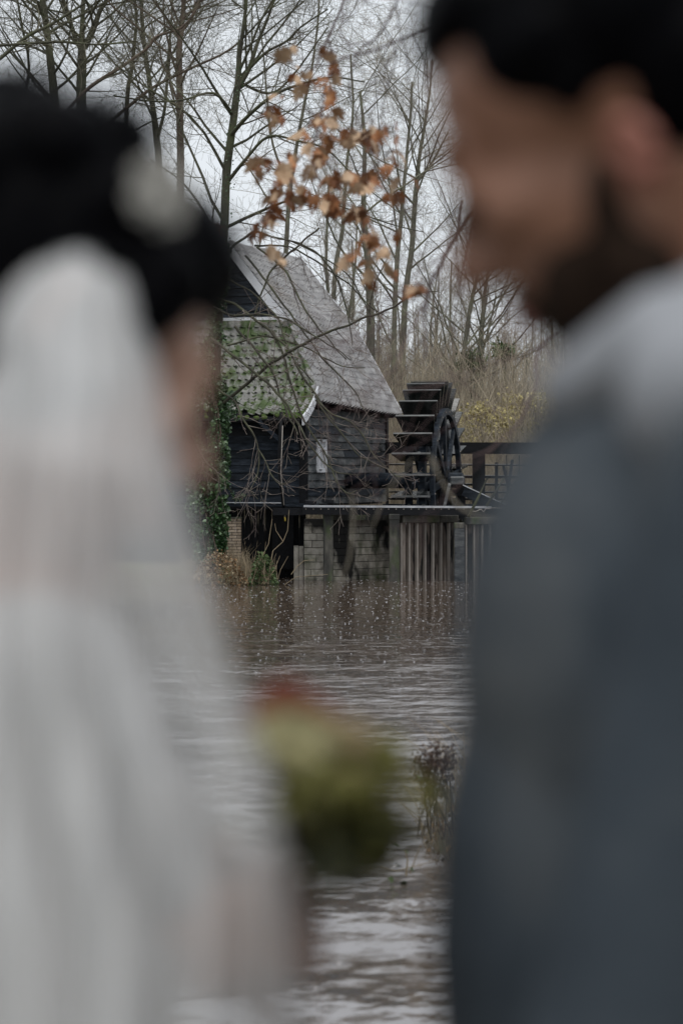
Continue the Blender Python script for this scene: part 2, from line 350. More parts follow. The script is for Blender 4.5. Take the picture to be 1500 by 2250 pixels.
# main slope: small tiles, joined
mb = MB(); rows = 25
tr = random.Random(5)
for side in (1, -1):
    for r in range(rows):
        t0, t1 = r/rows, (r+1)/rows
        ncol = int((L_+.1-.2)/.2)+1
        for c in range(ncol+1):
            a0 = L_+.1-(c+1)*.2; a1 = a0+.2
            def pt(a, t):
                e = .945+.055*max(0, min(1, (a-.25)/5.6)); b, z = profp(t*e)
                z += .03*math.sin(a*1.3)*math.sin(t*3.14)-.035*math.sin(t*3.14)*math.sin((a-1.3)/4.5*3.14)
                if side < 0: b = 2*BR-b
                return b, z
            bz = pt((a0+a1)/2, t1)
            if a0 < aleft(bz[1])-.12: continue
            j = tr.uniform(-.007, .007)
            A_, B_, C_, D_ = [hp(a+j, *pt(a, t)) for a, t in ((a0, t0), (a1, t0), (a1, t1+.012), (a0, t1+.012))]
            n = (B_-A_).cross(A_-D_).normalized() if side > 0 else (A_-B_).cross(A_-D_).normalized()
            if n.z < 0: n = -n
            add_tile(mb, tile_pts(A_, B_, C_+n*tr.uniform(-.004, .008), D_+n*tr.uniform(-.004, .008), n))
mb.build('roof_tiles', M['tile'], house, kind='stuff')
# roof underlay so nothing shows between tiles
mb = MB()
for side in (1, -1):
    for i in range(12):
        def uq(a, t):
            b, z = profp(t*(.945+.055*max(0, min(1, (a-.25)/5.6)))); b = b if side > 0 else 2*BR-b
            return hp(a, b, z-.05)
        b0, z0 = profp(i/12); b1, z1 = profp((i+1)/12)
        mb.quad(uq(aleft(z0)+.05, i/12), uq(L_+.07, i/12), uq(L_+.07, (i+1)/12), uq(aleft(z1)+.05, (i+1)/12))
fl = [fprof(i/8) for i in range(9)]
def fb(z): return min(.2, b_of_z(z)) if z < 4.3 else b_of_z(z)
for i in range(8):
    (a0, z0), (a1, z1) = fl[i], fl[i+1]
    mb.quad(hp(a0, 2*BR-fb(z0), z0-.05), hp(a0, fb(z0), z0-.05), hp(a1, fb(z1), z1-.05), hp(a1, 2*BR-fb(z1), z1-.05))
mb.build('roof_deck', M['tar_dark'], house)
# front slope: every mossy tile by itself
rows = 15; cnt = 0
for r in range(rows):
    (a0, z0), (a1, z1) = fprof(r/rows), fprof((r+1)/rows)
    bR = (fb(z0)+fb(z1))/2; bL = max(2*BR-bR, bR-4.3); W_ = .178
    n_ = int((bR-bL)/W_)
    for c in range(n_):
        if cnt >= 296: break
        b1 = bR-c*W_; b0 = b1-W_; sh = tr.uniform(-.01, .01)
        P = hp(a0, b0, z0+sh); Qq = hp(a0, b1, z0+sh); S = hp(a1, b0+tr.uniform(-.008, .008), z1-.01+sh); Rr = hp(a1, b1+tr.uniform(-.008, .008), z1-.01+sh)
        nn = (Qq-P).cross(P-S).normalized(); nn = nn if nn.z > 0 else -nn
        m_ = MB(); add_tile(m_, tile_pts(P, Qq, Rr+nn*tr.uniform(0, .004), S+nn*tr.uniform(0, .004), nn, True))
        m_.build('tile', M['moss_tile'], house); cnt += 1
# moss cushions along the lower rows and the hip
mv = MB(); rm = random.Random(9)
def cushion(mb_, c, r, n_):
    base = len(mb_.v); c = Vector(c)
    for k_ in range(2):
        rr_ = r*(1, .62)[k_]; hgt = r*(.0, .34)[k_]
        for j in range(6):
            an = j*math.pi/3+rm.random()*.4; mb_.v.append(tuple(c+Vector((math.cos(an)*rr_, math.sin(an)*rr_*.4, math.sin(an)*rr_*.8))+n_*hgt))
    mb_.v.append(tuple(c+n_*r*.45))
    for j in range(6):
        mb_.f.append((base+j, base+(j+1) % 6, base+6+(j+1) % 6, base+6+j)); mb_.f.append((base+6+j, base+6+(j+1) % 6, base+12))
fn = (-U*.75+ZZ*.66).normalized()
for i in range(420):
    t = rm.random()**.45; a, z = fprof(t); b = fb(z)-rm.random()**1.2*2.6
    if rm.random() < .4: b = fb(z)-rm.random()*.35
    cushion(mv, hp(a, b, z)+fn*.012, rm.uniform(.02, .06)*(.6+.5*t), fn)
mv.build('moss_cushions', M['moss'], house, kind='stuff')
# ridge and hip caps
mb = MB(); pts = [hp(a, BR, ZR+.03+.02*math.sin(a*2)) for a in np.linspace(AG-.05, L_+.12, 20)]; mb.tube(pts, .075, 8); mb.build('ridge_cap', M['tile'], house)
hb = MB(); hpts = [hp(aleft(z)-.02, b_of_z(z)+.0, z+.05) for z in np.linspace(ZG, 4.2, 10)]; hb.tube(hpts, .06, 7); hb.build('hip_cap', M['moss_tile'], house)
# white verge boards: rear verge, gablet verges, flare
def verge(a, t0, t1, name, side=1, wdt=.15, n=14, scale_end=1.0, dz=.03):
    m_ = MB(); prev = None
    for i in range(n+1):
        t = lerp(t0, t1, i/n); b, z = profp(t); b = b if side > 0 else 2*BR-b
        if prev:
            b0, z0 = prev
            top0, top1 = hp(a, b0, z0+dz+.05), hp(a, b, z+dz+.05)
            m_.hexa([hp(a-.02, b0, z0-wdt+dz), hp(a+.02, b0, z0-wdt+dz), hp(a+.02, b, z-wdt+dz), hp(a-.02, b, z-wdt+dz),
                     hp(a-.02, b0, z0+.05+dz), hp(a+.02, b0, z0+.05+dz), hp(a+.02, b, z+.05+dz), hp(a-.02, b, z+.05+dz)])
        prev = (b, z)
    return m_.build(name, M['white'], house)
verge(L_+.13, 0, 1, 'verge_board', 1, .10, dz=.10); verge(L_+.13, 0, 1, 'verge_board', -1, .10)
tg = next(t/200 for t in range(201) if profp(t/200)[1] <= ZG)
verge(AG-.03, 0, tg+.02, 'verge_board', 1, .26, dz=-.02); verge(AG-.03, 0, tg+.02, 'verge_board', -1, .26, dz=-.02)
m_ = MB(); lst = [fprof(t) for t in np.linspace(.62, 1, 6)]
for (a0, z0), (a1, z1) in zip(lst, lst[1:]):
    m_.hexa([hp(a0, .21, z0-.16), hp(a0, .26, z0-.16), hp(a1, .26, z1-.17), hp(a1, .21, z1-.17), hp(a0, .21, z0+.05), hp(a0, .26, z0+.05), hp(a1, .26, z1+.05), hp(a1, .21, z1+.05)])
m_.build('verge_board', M['white'], house)
m_ = MB(); m_.box(hp(AG-.2, b_of_z(ZG)-.9, ZG+.02), 2.3, .05, .07, VV, U); m_.build('gablet_sill', M['white'], house)
# gablet boards
nb = 9
for i in range(nb):
    z0 = lerp(ZG+.03, ZR-.1, i/nb); z1 = lerp(ZG+.03, ZR-.1, (i+1)/nb)-.012
    h0 = b_of_z(z0)-BR; h1 = b_of_z(z1)-BR; a = AG+.06
    m_ = MB(); m_.hexa([hp(a-.035, BR-h0, z0), hp(a-.035, BR+h0, z0), hp(a, BR+h0, z0), hp(a, BR-h0, z0),
                        hp(a-.012, BR-h1, z1), hp(a-.012, BR+h1, z1), hp(a+.02, BR+h1, z1), hp(a+.02, BR-h1, z1)])
    m_.build('gable_board', M['tar'], house)
# walls: weatherboards one by one
ZB, ZT = 1.74, 3.86
WB_ = 4.6
def wallboards(p0, p1, out, z0, z1, n, mats, name='wall_board', split=None, gap=.020):
    for i in range(n):
        za = lerp(z0, z1, i/n); zb = lerp(z0, z1, (i+1)/n)-gap+.02
        cuts = [0, 1] if not split else [0, split+random.uniform(-.25, .25), 1]
        for c0, c1 in zip(cuts, cuts[1:]):
            a = p0.lerp(p1, c0); b = p0.lerp(p1, c1)-(p1-p0).normalized()*(.006 if c1 < 1 else 0)
            j = random.uniform(-.006, .006); sag = random.uniform(-.007, .007)
            m_ = MB(); m_.hexa([a+ZZ*(za+sag)+out*(.0), b+ZZ*(za+j)+out*(.0), b+ZZ*(za+j)+out*.055, a+ZZ*(za+sag)+out*.055,
                                a+ZZ*(zb+sag), b+ZZ*(zb+j), b+ZZ*(zb+j)+out*.022, a+ZZ*(zb+sag)+out*.022])
            m_.build(name, random.choice(mats), house)
# side wall facing the wheel: the lower boards stop before the wheel pit
wallboards(hp(.05, 0, 0), hp(L_, 0, 0), VV, ZB, 3.95, 12, [M['tar_weathered']]*2+[M['tar_weathered'], M['tar']], split=.55)
wallboards(hp(0, -.05, 0), hp(0, -WB_, 0), -U, ZB+.03, ZT, 12, [M['tar']]*4+[M['tar_dark']])
wallboards(hp(L_, -.05, 0), hp(L_, -WB_, 0), U, ZB, ZT, 10, [M['tar']])
wallboards(hp(.05, -WB_, 0), hp(L_, -WB_, 0), -VV, ZB, ZT, 10, [M['tar']])
m_ = MB(); m_.box(hp(L_/2, -WB_/2, (ZB+ZT)/2-.05), WB_-.1, L_-.1, ZT-ZB, VV, U); m_.build('wall_core', M['tar_dark'], house)
for i in range(7):   # rear gable
    z0 = lerp(ZT, ZR-.1, i/7); z1 = lerp(ZT, ZR-.1, (i+1)/7); h0 = b_of_z(z0)-BR-.06; h1 = max(.02, b_of_z(z1)-BR-.06); a = L_-.02
    m_ = MB(); m_.hexa([hp(a-.03, BR-h0, z0), hp(a-.03, BR+h0, z0), hp(a, BR+h0, z0), hp(a, BR-h0, z0), hp(a-.03, BR-h1, z1), hp(a-.03, BR+h1, z1), hp(a, BR+h1, z1), hp(a, BR-h1, z1)])
    m_.build('gable_board', M['tar'], house)
m_ = MB(); m_.box(hp(.0, .0, (ZB+ZT)/2), .16, .16, ZT-ZB, VV, U); m_.build('corner_post', M['tar_dark'], house)
m_ = MB(); m_.box(hp(L_, .03, (ZB+3.95)/2+.35), .1, .12, 3.95-ZB-.7, VV, U); m_.build('corner_post', M['tar_dark'], house)
# eave soffit and brackets
m_ = MB(); m_.box(hp(-.3, -WB_/2, 3.66), WB_, .6, .05, VV, U); m_.build('soffit', M['tar_dark'], house)
m_ = MB(); m_.bar(at(568, 925, 55.45), at(616, 968, 55.45), .09, .09); m_.build('brace', M['tar'], house)
# the white window
def pB(x, y, off=.06):   # point on the wheel-side wall seen at photo pixel
    k = (x-750)/F; p = C0+VV*off; a = (k*p.y-p.x)/(U.x-k*U.y); P = p+U*a
    return a, CAMZ+(HY-y)*P.y/F
a0, zt = pB(697, 964); a1, zb = pB(715, 1038)
wf = MB(); fw = .09
def wbox(mbx, x0, x1, z0, z1, o0, o1):
    mbx.hexa([hp(x0, o0, z0), hp(x0, o1, z0), hp(x1, o1, z0), hp(x1, o0, z0), hp(x0, o0, z1), hp(x0, o1, z1), hp(x1, o1, z1), hp(x1, o0, z1)])
for s in ((a0, a0+fw, zb, zt), (a1-fw, a1, zb, zt), (a0+fw, a1-fw, zb, zb+.10), (a0+fw, a1-fw, zt-.06, zt), (a0+fw, a1-fw, zb+.53, zb+.58)): wbox(wf, *s, .03, .10)
win = wf.build('window', M['white'], house)
for i in range(1, 3):
    m_ = MB(); xx = lerp(a0+fw, a1-fw, i/3); wbox(m_, xx-.018, xx+.018, zb+.1, zt-.06, .045, .09); m_.build('glazing_bar', M['white'], win)
for i in range(3):
    for z_0, z_1 in ((zb+.1, zb+.53), (zb+.58, zt-.06)):
        m_ = MB(); wbox(m_, lerp(a0+fw, a1-fw, i/3)+.018, lerp(a0+fw, a1-fw, (i+1)/3)-.018, z_0, z_1, .05, .065); m_.build('pane', M['glass'], win)
m_ = MB(); wbox(m_, a0-.02, a1+.02, zt, zt+.03, .03, .13); m_.build('window_head', M['tar_dark'], win)
for z_ in (zb+.05, zt-.05):
    m_ = MB(); wbox(m_, a0+.01, a0+.2, z_, z_+.02, .101, .11); m_.build('hinge', M['tar_dark'], win)
# sill beam over the undercroft and the black boarding inside it
m_ = MB(); m_.bar(at(478, 1108.5, 55.75), at(700, 1110, 55.75), .25, .07); m_.build('sill_beam', M['tar'], house)
m_ = MB(); m_.bar(at(478, 1104, 55.66), at(618, 1105, 55.66), .12, .022); m_.build('drip_board', M['deckboard'], house)
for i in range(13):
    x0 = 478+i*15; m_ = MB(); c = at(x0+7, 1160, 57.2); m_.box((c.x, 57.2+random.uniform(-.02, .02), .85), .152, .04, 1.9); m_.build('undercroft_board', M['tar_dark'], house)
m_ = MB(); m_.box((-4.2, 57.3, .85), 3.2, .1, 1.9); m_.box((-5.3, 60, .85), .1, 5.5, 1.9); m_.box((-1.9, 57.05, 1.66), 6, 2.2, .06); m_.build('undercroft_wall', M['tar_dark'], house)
m_ = MB(); m_.bar(at(598, 1180, 56.8), at(645, 1180, 56.8), .06, 1.5); m_.build('undercroft_post', M['tar_dark'], house)

# brick pier
pier = thing('brick_pier', at(511, 1240, 55.7), 'buff brick pier under the black mill wall beside the ivy', 'pier')
xl, xr = at(491, 0, 55.7).x, at(530, 0, 55.7).x; zt_ = at(0, 1139, 55.7).z
m_ = MB(); m_.box(((xl+xr)/2, 55.93, zt_/2-.01), xr-xl-.014, .46, zt_); m_.build('mortar_core', M['mortar'], pier)
for r in range(21):
    z = zt_-.03-r*.066; off = (r % 2)*.09
    if z < .03: break
    xs = [xl]+[x for x in (xl+.11+off, xl+.31+off) if x < xr-.04]+[xr]
    for x0, x1 in zip(xs, xs[1:]):
        m_ = MB(); m_.box(((x0+x1)/2, 55.85+random.uniform(-.004, .004), z), x1-x0-.012, .32, .052); m_.build('brick', M['brick'], pier, bevel=.004)
m_ = MB(); m_.box(((xl+xr)/2, 55.9, zt_+.012), xr-xl+.01, .5, .03); m_.build('pier_cap', M['conc'], pier)

# ------------------------------------------------------------------ quay: block walls, posts, sheet piles
def xz(x, y, Y): p = at(x, y, Y); return p.x, p.z
qw = thing('block_wall', at(790, 1265, 56.3), 'stained stone block retaining wall below the black deck between two mossy posts', 'retaining wall')
def blocks(root, P0, P1, ztop, zbot, nrow, nper, matl, name='block', depth=.3):
    d = P1-P0; Lw = d.length; d.normalize(); out = Vector((d.y, -d.x, 0)); hgt = (ztop-zbot)/nrow
    core = MB(); core.box((P0+P1)/2+Vector((0, 0, (ztop+zbot)/2))-out*(depth/2+.03), Lw, depth, ztop-zbot, d, out); core.build('core', M['tar_dark'], root)
    for r in range(nrow):
        z = ztop-(r+.5)*hgt; wdt = Lw/nper*1.15; s = -(r % 2)*wdt/2*random.uniform(.7, 1)
        while s < Lw-.02:
            w_ = wdt*random.uniform(.75, 1.25); e = min(s+w_, Lw); s0 = max(s, 0)
            if Lw-e < .12: e = Lw
            if e-s0 > .05:
                m_ = MB(); m_.box(P0+d*((s0+e)/2)+ZZ*z-out*(depth/2+random.uniform(0, .012)-.01), e-s0-.009, depth, hgt-.010, d, out, ZZ); m_.build(name, matl, root, bevel=.006)
            s = e
blocks(qw, Vector((xz(733, 0, 55.5)[0], 55.5, 0)), Vector((xz(860, 0, 56.9)[0], 56.9, 0)), at(0, 1143, 55.6).z, -.25, 10, 5, M['block'])
c0 = at(733, 1137, 55.36); c1 = at(858, 1137, 56.7); m_ = MB(); m_.bar(c0, c1, .3, .13); m_.build('coping', M['conc'], qw)
q2 = thing('block_wall', at(690, 1265, 55.7), 'pale block wall end beside the dark mill undercroft, left of the first mossy post', 'retaining wall')
blocks(q2, Vector((xz(667.5, 0, 55.6)[0], 55.6, 0)), Vector((xz(712, 0, 55.5)[0], 55.5, 0)), at(0, 1140, 55.6).z, -.25, 10, 1.4, M['block'])
q3 = thing('low_block', at(656, 1262, 55.75), 'low pale upright slab stepping down from the block wall at the dark undercroft', 'slab')
m_ = MB(); m_.box((at(650.5, 0, 55.8).x, 55.95, at(0, 1199, 55.8).z/2-.1), .105, .4, at(0, 1199, 55.8).z+.2); m_.build('slab', M['block'], q3, bevel=.006)
m_ = MB(); m_.box((at(661.5, 0, 55.8).x, 55.93, at(0, 1200, 55.8).z/2-.1), .105, .4, at(0, 1200, 55.8).z+.2); m_.build('slab', M['block'], q3, bevel=.006)
for (x0, x1, yt, Y, lab) in ((710, 732, 1130, 55.0, 'mossy concrete quay post between the two block walls'), (855, 877, 1131, 54.75, 'mossy concrete quay post where block wall meets sheet piles'),
                             (998, 1020, 1150, 54.7, 'dark quay post standing between the two runs of sheet piles'),):
    xa, xb = at(x0, 0, Y).x, at(x1, 0, Y).x; zt_ = at(0, yt, Y).z
    t_ = thing('quay_post', (xa/2+xb/2, Y, 0), lab, 'post', 'posts of the quay wall')
    m_ = MB(); m_.box(((xa+xb)/2, Y+.12, zt_/2-.3), xb-xa, .24, zt_+.6); m_.build('shaft', M['conc'] if x0 < 990 else M['tar_weathered'], t_, bevel=.015)
    m_ = MB(); m_.box(((xa+xb)/2, Y+.13, zt_-.05), xb-xa+.02, .28, .13); m_.build('cap', M['conc'], t_, bevel=.012)
def piles(x0, x1, Ya, Yb, ytop, n, lab, lab2):
    root = thing('sheet_pile_wall', at((x0+x1)/2, 1270, (Ya+Yb)/2), lab, 'pile wall', 'sheet pile runs')
    P0 = at(x0, ytop, Ya); P1 = at(x1, ytop, Yb); z1 = P0.z; P0.z = P1.z = 0; d = (P1-P0); wd = d.length/n; d.normalize(); out = Vector((d.y, -d.x, 0))
    for i in range(n):
        c = P0+d*(i+.5)*wd; rec = random.uniform(.0, .03)
        m_ = MB(); m_.box(c-out*(.05+rec)+ZZ*(z1/2-.4), wd*.80, .05, z1+.8, d, out); m_.build('pile', M['pile'], root)
        m_ = MB(); e = P0+d*(i*wd+.02); m_.box(e+out*.01+ZZ*(z1/2-.4), .03+random.uniform(0, .015), .13, z1+.8, d, out); m_.build('pile_edge', M['pile_edge'], root, bevel=.006)
    m_ = MB(); m_.box((P0+P1)/2-out*.35+ZZ*(z1/2-.4), d.length and (P1-P0).length, .3, z1+.7, d, out); m_.build('backing', M['tar_dark'], root)
    nseg = 3 if n > 5 else 2
    for i in range(nseg):
        a = P0.lerp(P1, i/nseg)+d*.008; b = P0.lerp(P1, (i+1)/nseg)
        m_ = MB(); m_.box((a+b)/2+out*.03+ZZ*(z1+.085+random.uniform(-.006, .006)), (b-a).length, .26, .17, d, out); m_.build('capping_beam', M['conc'], root, bevel=.012)
piles(877, 1000, 55.15, 55.75, 1149, 7, 'brown stained sheet piles between the second mossy post and the dark post', '')
piles(1020, 1230, 54.9, 55.4, 1152, 12, 'fading sheet piles running right from the dark post towards the man', '')

# deck in front of the wheel
dk = thing('deck_walkway', at(850, 1120, 55.2), 'narrow black deck with wet top painted as lit along the foot of the mill', 'deck')
for i in range(2):
    m_ = MB(); m_.bar(at(667, 1112, 55.0+i*.27), at(1078, 1114.5, 55.0+i*.27), .26, .045); m_.build('deck_board', M['deckboard'], dk)  # pale boards paint the lit front edge of the deck
m_ = MB(); m_.bar(at(664, 1122.5, 54.93), at(1085, 1124, 54.93), .1, .17); m_.build('fascia_beam', M['tar_dark'], dk)
m_ = MB(); m_.bar(at(600, 1124, 55.15), at(667, 1124, 55.15), .3, .16); m_.build('fascia_beam', M['tar_dark'], dk)
for i in range(24):
    m_ = MB(); m_.box(at(672+i*16.5, 1118.5, 54.87), .02, .02, .02); m_.build('bolt', M['pile_edge'], dk)
for x, y in ((682, 1104), (720, 1101)):
    m_ = MB(); m_.box(at(x, y, 55.3), .28, .12, .10, (1, 0, -.12)); m_.build('cleat', M['tar_dark'], dk, bevel=.02)

# long pole leaning at the wall
pole = thing('long_pole', at(622, 1135, 55.2), 'long thin black pole with yellow tip hanging before the dark mill wall', 'pole')
m_ = MB(); m_.tube([at(618, 905, 55.3), at(615, 990, 55.3), at(616, 1050, 55.2), at(624, 1122, 55.1)], [.04, .05, .055, .03], 8); m_.build('shaft', M['tar_dark'], pole, True)
m_ = MB(); m_.tube([at(621, 935, 55.2), at(617, 1040, 55.15), at(624, 1110, 55.05)], .009, 5); m_.build('highlight_strip', M['pile_edge'], pole, True)  # pale strip modelling the highlight along the black shaft
m_ = MB(); m_.tube([at(624, 1118, 55.05), at(626, 1136, 55.05)], .017, 6); m_.build('rod', M['pile_edge'], pole, True)
m_ = MB(); m_.tube([at(626, 1136, 55.05), at(626.5, 1145, 55.05)], .02, 6); m_.build('tip', M['yellow_paint'], pole, True)

# ------------------------------------------------------------------ water wheel
WA = R(13.5); wv = Vector((math.sin(WA), math.cos(WA), 0)); axv = Vector((math.cos(WA), -math.sin(WA), 0))
Rc = Vector(((987-750)/F*58, 58, CAMZ+(HY-1056)/F*58)); PW = .92; WR = 2.38
def wp(ax_, ang, r): return Rc - axv*(PW-ax_) + (-wv*math.cos(ang)+ZZ*math.sin(ang))*r     # ang from the near side upwards
wheel = thing('water_wheel', Rc-axv*PW/2-ZZ*WR, 'large black undershot water wheel with thirty flat paddles beside the mill', 'water wheel')
for i in range(30):
    an = R(3.3+12*i); rad = (-wv*math.cos(an)+ZZ*math.sin(an)); tg_ = (wv*math.sin(an)+ZZ*math.cos(an))
    m_ = MB(); th = .026; j = random.uniform(-.01, .01)
    for o0, o1, r0, r1 in ((.095, .045, 1.80, 2.13), (.04, .0, 2.137, WR+j)):
        m_.hexa([wp(o0, an, r0)-tg_*th, wp(PW-o0, an, r0)-tg_*th, wp(PW-o0, an, r0)+tg_*th, wp(o0, an, r0)+tg_*th,
                 wp(o1, an, r1)-tg_*th, wp(PW-o1, an, r1)-tg_*th, wp(PW-o1, an, r1)+tg_*th, wp(o1, an, r1)+tg_*th])
    pd = m_.build('paddle', M['paddle'], wheel)
    m_ = MB()
    m_.bar(wp(0, an, WR+.012)+tg_*.004, wp(PW, an, WR+.012)+tg_*.004, .038, .012, rad); m_.build('lit_edge_strip', M['edge'], pd)  # thin pale strip painting the lit edge of the paddle
    for ax_ in (.28, .62):
        m_ = MB(); m_.bar(wp(ax_, an, 1.62)+tg_*.045, wp(ax_, an, 2.30)+tg_*.045, .07, .055, tg_); m_.build('paddle_arm', M['tar_weathered'], pd)
def rim(a0_, a1_, r0, r1, name):
    m_ = MB(); n = 48
    for i in range(n):
        p, q = 2*math.pi*i/n, 2*math.pi*(i+1)/n
        m_.hexa([wp(a0_, p, r0), wp(a1_, p, r0), wp(a1_, q, r0), wp(a0_, q, r0), wp(a0_, p, r1), wp(a1_, p, r1), wp(a1_, q, r1), wp(a0_, q, r1)])
    rm_ = m_.build(name, M['tar'], wheel)
    for i in range(24):
        b_ = MB(); b_.box(wp(a1_+.01, 2*math.pi*(i+.3)/24, (r0+r1)/2), .02, .03, .03); b_.build('bolt', M['pile_edge'], rm_)
rim(.18, .33, 1.52, 1.72, 'rim'); rim(.50, .66, 1.52, 1.72, 'rim'); rim(.78, .89, 1.58, 1.74, 'rim')
for ax_ in (.25, .58, .83):
    for i in range(4):
        an = R(38+45*i)
        m_ = MB(); m_.bar(wp(ax_, an, -1.55), wp(ax_, an, 1.55), .07, .15, -wv*math.sin(an)+ZZ*-math.cos(an)); m_.build('spoke', M['tar'], wheel)
m_ = MB(); m_.tube([wp(-1.6, 0, 0), wp(PW+.32, 0, 0)], .19, 16); m_.build('axle', M['tar'], wheel, True)
m_ = MB(); m_.tube([wp(PW+.18, 0, 0), wp(PW+.36, 0, 0)], .115, 14); m_.build('hub_cap', M['tar_dark'], wheel, True)
for ax_ in (.25, .58, .83):
    m_ = MB(); m_.tube([wp(ax_-.09, 0, 0), wp(ax_+.09, 0, 0)], .27, 8); m_.build('hub_block', M['tar_dark'], wheel)

# bearing stand outside the wheel
bs = thing('bearing_stand', at(1000, 1112, 57.4), 'black timber stand with slanting braces carrying the outer end of the wheel axle', 'axle stand')
m_ = MB(); m_.bar(at(965, 1082, 57.5), at(1026, 1082, 57.5), .3, .16); m_.build('cross_beam', M['tar_dark'], bs)
for x in (975, 1012):
    m_ = MB(); m_.bar(at(x, 1062, 57.5), at(x, 1140, 57.5), .2, .2, (0, 1, 0)); m_.build('upright', M['tar_dark'], bs)
m_ = MB(); m_.bar(at(987, 1063, 57.2), at(975, 1115, 56.9), .07, .07, (0, 1, 0)); m_.build('strut', M['tar_weathered'], bs)
m_ = MB(); m_.bar(at(1018, 1078, 57.0), at(1125, 1128, 57.0), .1, .24, (0, 0, 1)); m_.build('brace', M['tar'], bs)
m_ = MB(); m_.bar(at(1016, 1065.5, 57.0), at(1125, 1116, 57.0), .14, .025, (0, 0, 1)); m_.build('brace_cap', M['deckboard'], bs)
m_ = MB(); m_.box(at(1003, 1056, 57.3), .34, .3, .2); m_.build('bearing_box', M['tar_weathered'], bs, bevel=.03)

# sluice frame and railings beyond
sf = thing('sluice_frame', at(1050, 1110, 60.8), 'heavy black sluice frame of thick beam and square post behind the wheel', 'sluice frame')
m_ = MB(); m_.bar(at(846, 984, 61), at(1420, 986, 61), .25, .29); m_.build('top_beam', M['tar_dark'], sf)
for x in (1051, 1230, 1400):
    m_ = MB(); m_.bar(at(x, 996, 60.95), at(x, 1125, 60.95), .31, .28, (0, 1, 0)); m_.build('post', M['tar_dark'], sf)
for x in (930, 1105):
    m_ = MB(); m_.bar(at(x, 1022, 60.9), at(x+14, 1085, 60.9), .07, .06, (0, 1, 0)); m_.build('gate_lever', M['tar_dark'], sf)
    m_ = MB(); m_.bar(at(x+20, 1010, 60.9), at(x+8, 1090, 60.9), .07, .06, (0, 1, 0)); m_.build('gate_lever', M['tar'], sf)
for x in (1112, 1140):
    m_ = MB(); m_.tube([at(x, 1000, 60.9), at(x+1, 1100, 60.9)], .012, 5); m_.build('gate_chain', M['tar_dark'], sf)
rl = thing('railing', at(1000, 1090, 62.5), 'thin black rails of the footbridge railing behind the water wheel', 'railing')
for i, (y, t_) in enumerate(((1021, .035), (1047, .07), (1064, .05), (1081, .04), (1096, .05))):
    m_ = MB(); m_.bar(at(843, y, 62.5+.1*i), at(1420, y+3, 62.5+.1*i), .05, t_); m_.build('rail', M['tar_dark'], rl)
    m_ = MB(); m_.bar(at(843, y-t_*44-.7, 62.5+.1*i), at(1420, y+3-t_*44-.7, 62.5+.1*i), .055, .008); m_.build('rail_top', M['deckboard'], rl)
for x in (850, 925, 1010, 1090, 1170, 1260, 1350):
    m_ = MB(); m_.bar(at(x, 1016, 62.6), at(x, 1120, 62.6), .08, .08, (0, 1, 0)); m_.build('rail_post', M['tar_dark'], rl)
fb_ = thing('footbridge', at(1050, 1115, 62), 'dark footbridge planks behind the wheel with wet pale tops', 'footbridge')
for i in range(5):
    m_ = MB(); m_.bar(at(840, 1108, 60.6+.35*i)+ZZ*(-.02), at(1420, 1110, 60.6+.35*i)+ZZ*(-.02), .33, .06); m_.build('plank', M['deckboard'] if i == 1 else M['tar'], fb_)
m_ = MB(); m_.box(((at(840, 0, 60.4).x+at(1420, 0, 60.4).x)/2, 60.42, .8), at(1420, 0, 60.4).x-at(840, 0, 60.4).x, .1, 1.7); m_.build('bridge_wall', M['tar_dark'], fb_)
for k_, (p, q, rr_, lab) in enumerate(((at(1028, 1136, 54.5), at(1070, 1050, 54.5), .035, 'thickest mossy pole leaning over the deck end by the dark post'),
                         (at(1068, 1112, 54.7), at(1106, 1050, 54.7), .03, 'thinner mossy pole leaning behind the thickest leaning pole'),
                         (at(1096, 1112, 54.9), at(1138, 1048, 54.9), .022, 'thin leaning pole nearest the man, right of the other two'))):
    m_ = MB(); m_.tube([p, p.lerp(q, .5)+Vector((.012, 0, 0)), q], [rr_, rr_*.9, rr_*.75], 7); o_ = m_.build('leaning_pole', M['bark'], None, True)
    tag(o_, lab, 'pole', 'poles leaning at the deck end')
m_ = MB()
for s in np.linspace(0, 1, 1): pass
wr = MB(); wr.tube([at(1036, 1123, 54.6), at(1044, 1124, 54.6), at(1056, 1119, 54.6), at(1062, 1125, 54.6), at(1066, 1118, 54.6), at(1074, 1118, 54.6), at(1080, 1116, 54.6), at(1140, 1117, 54.6)], .012, 5)
tag(wr.build('rope', M['pile_edge'], None, True), 'pale slack rope lying along the deck end by the leaning poles', 'rope')

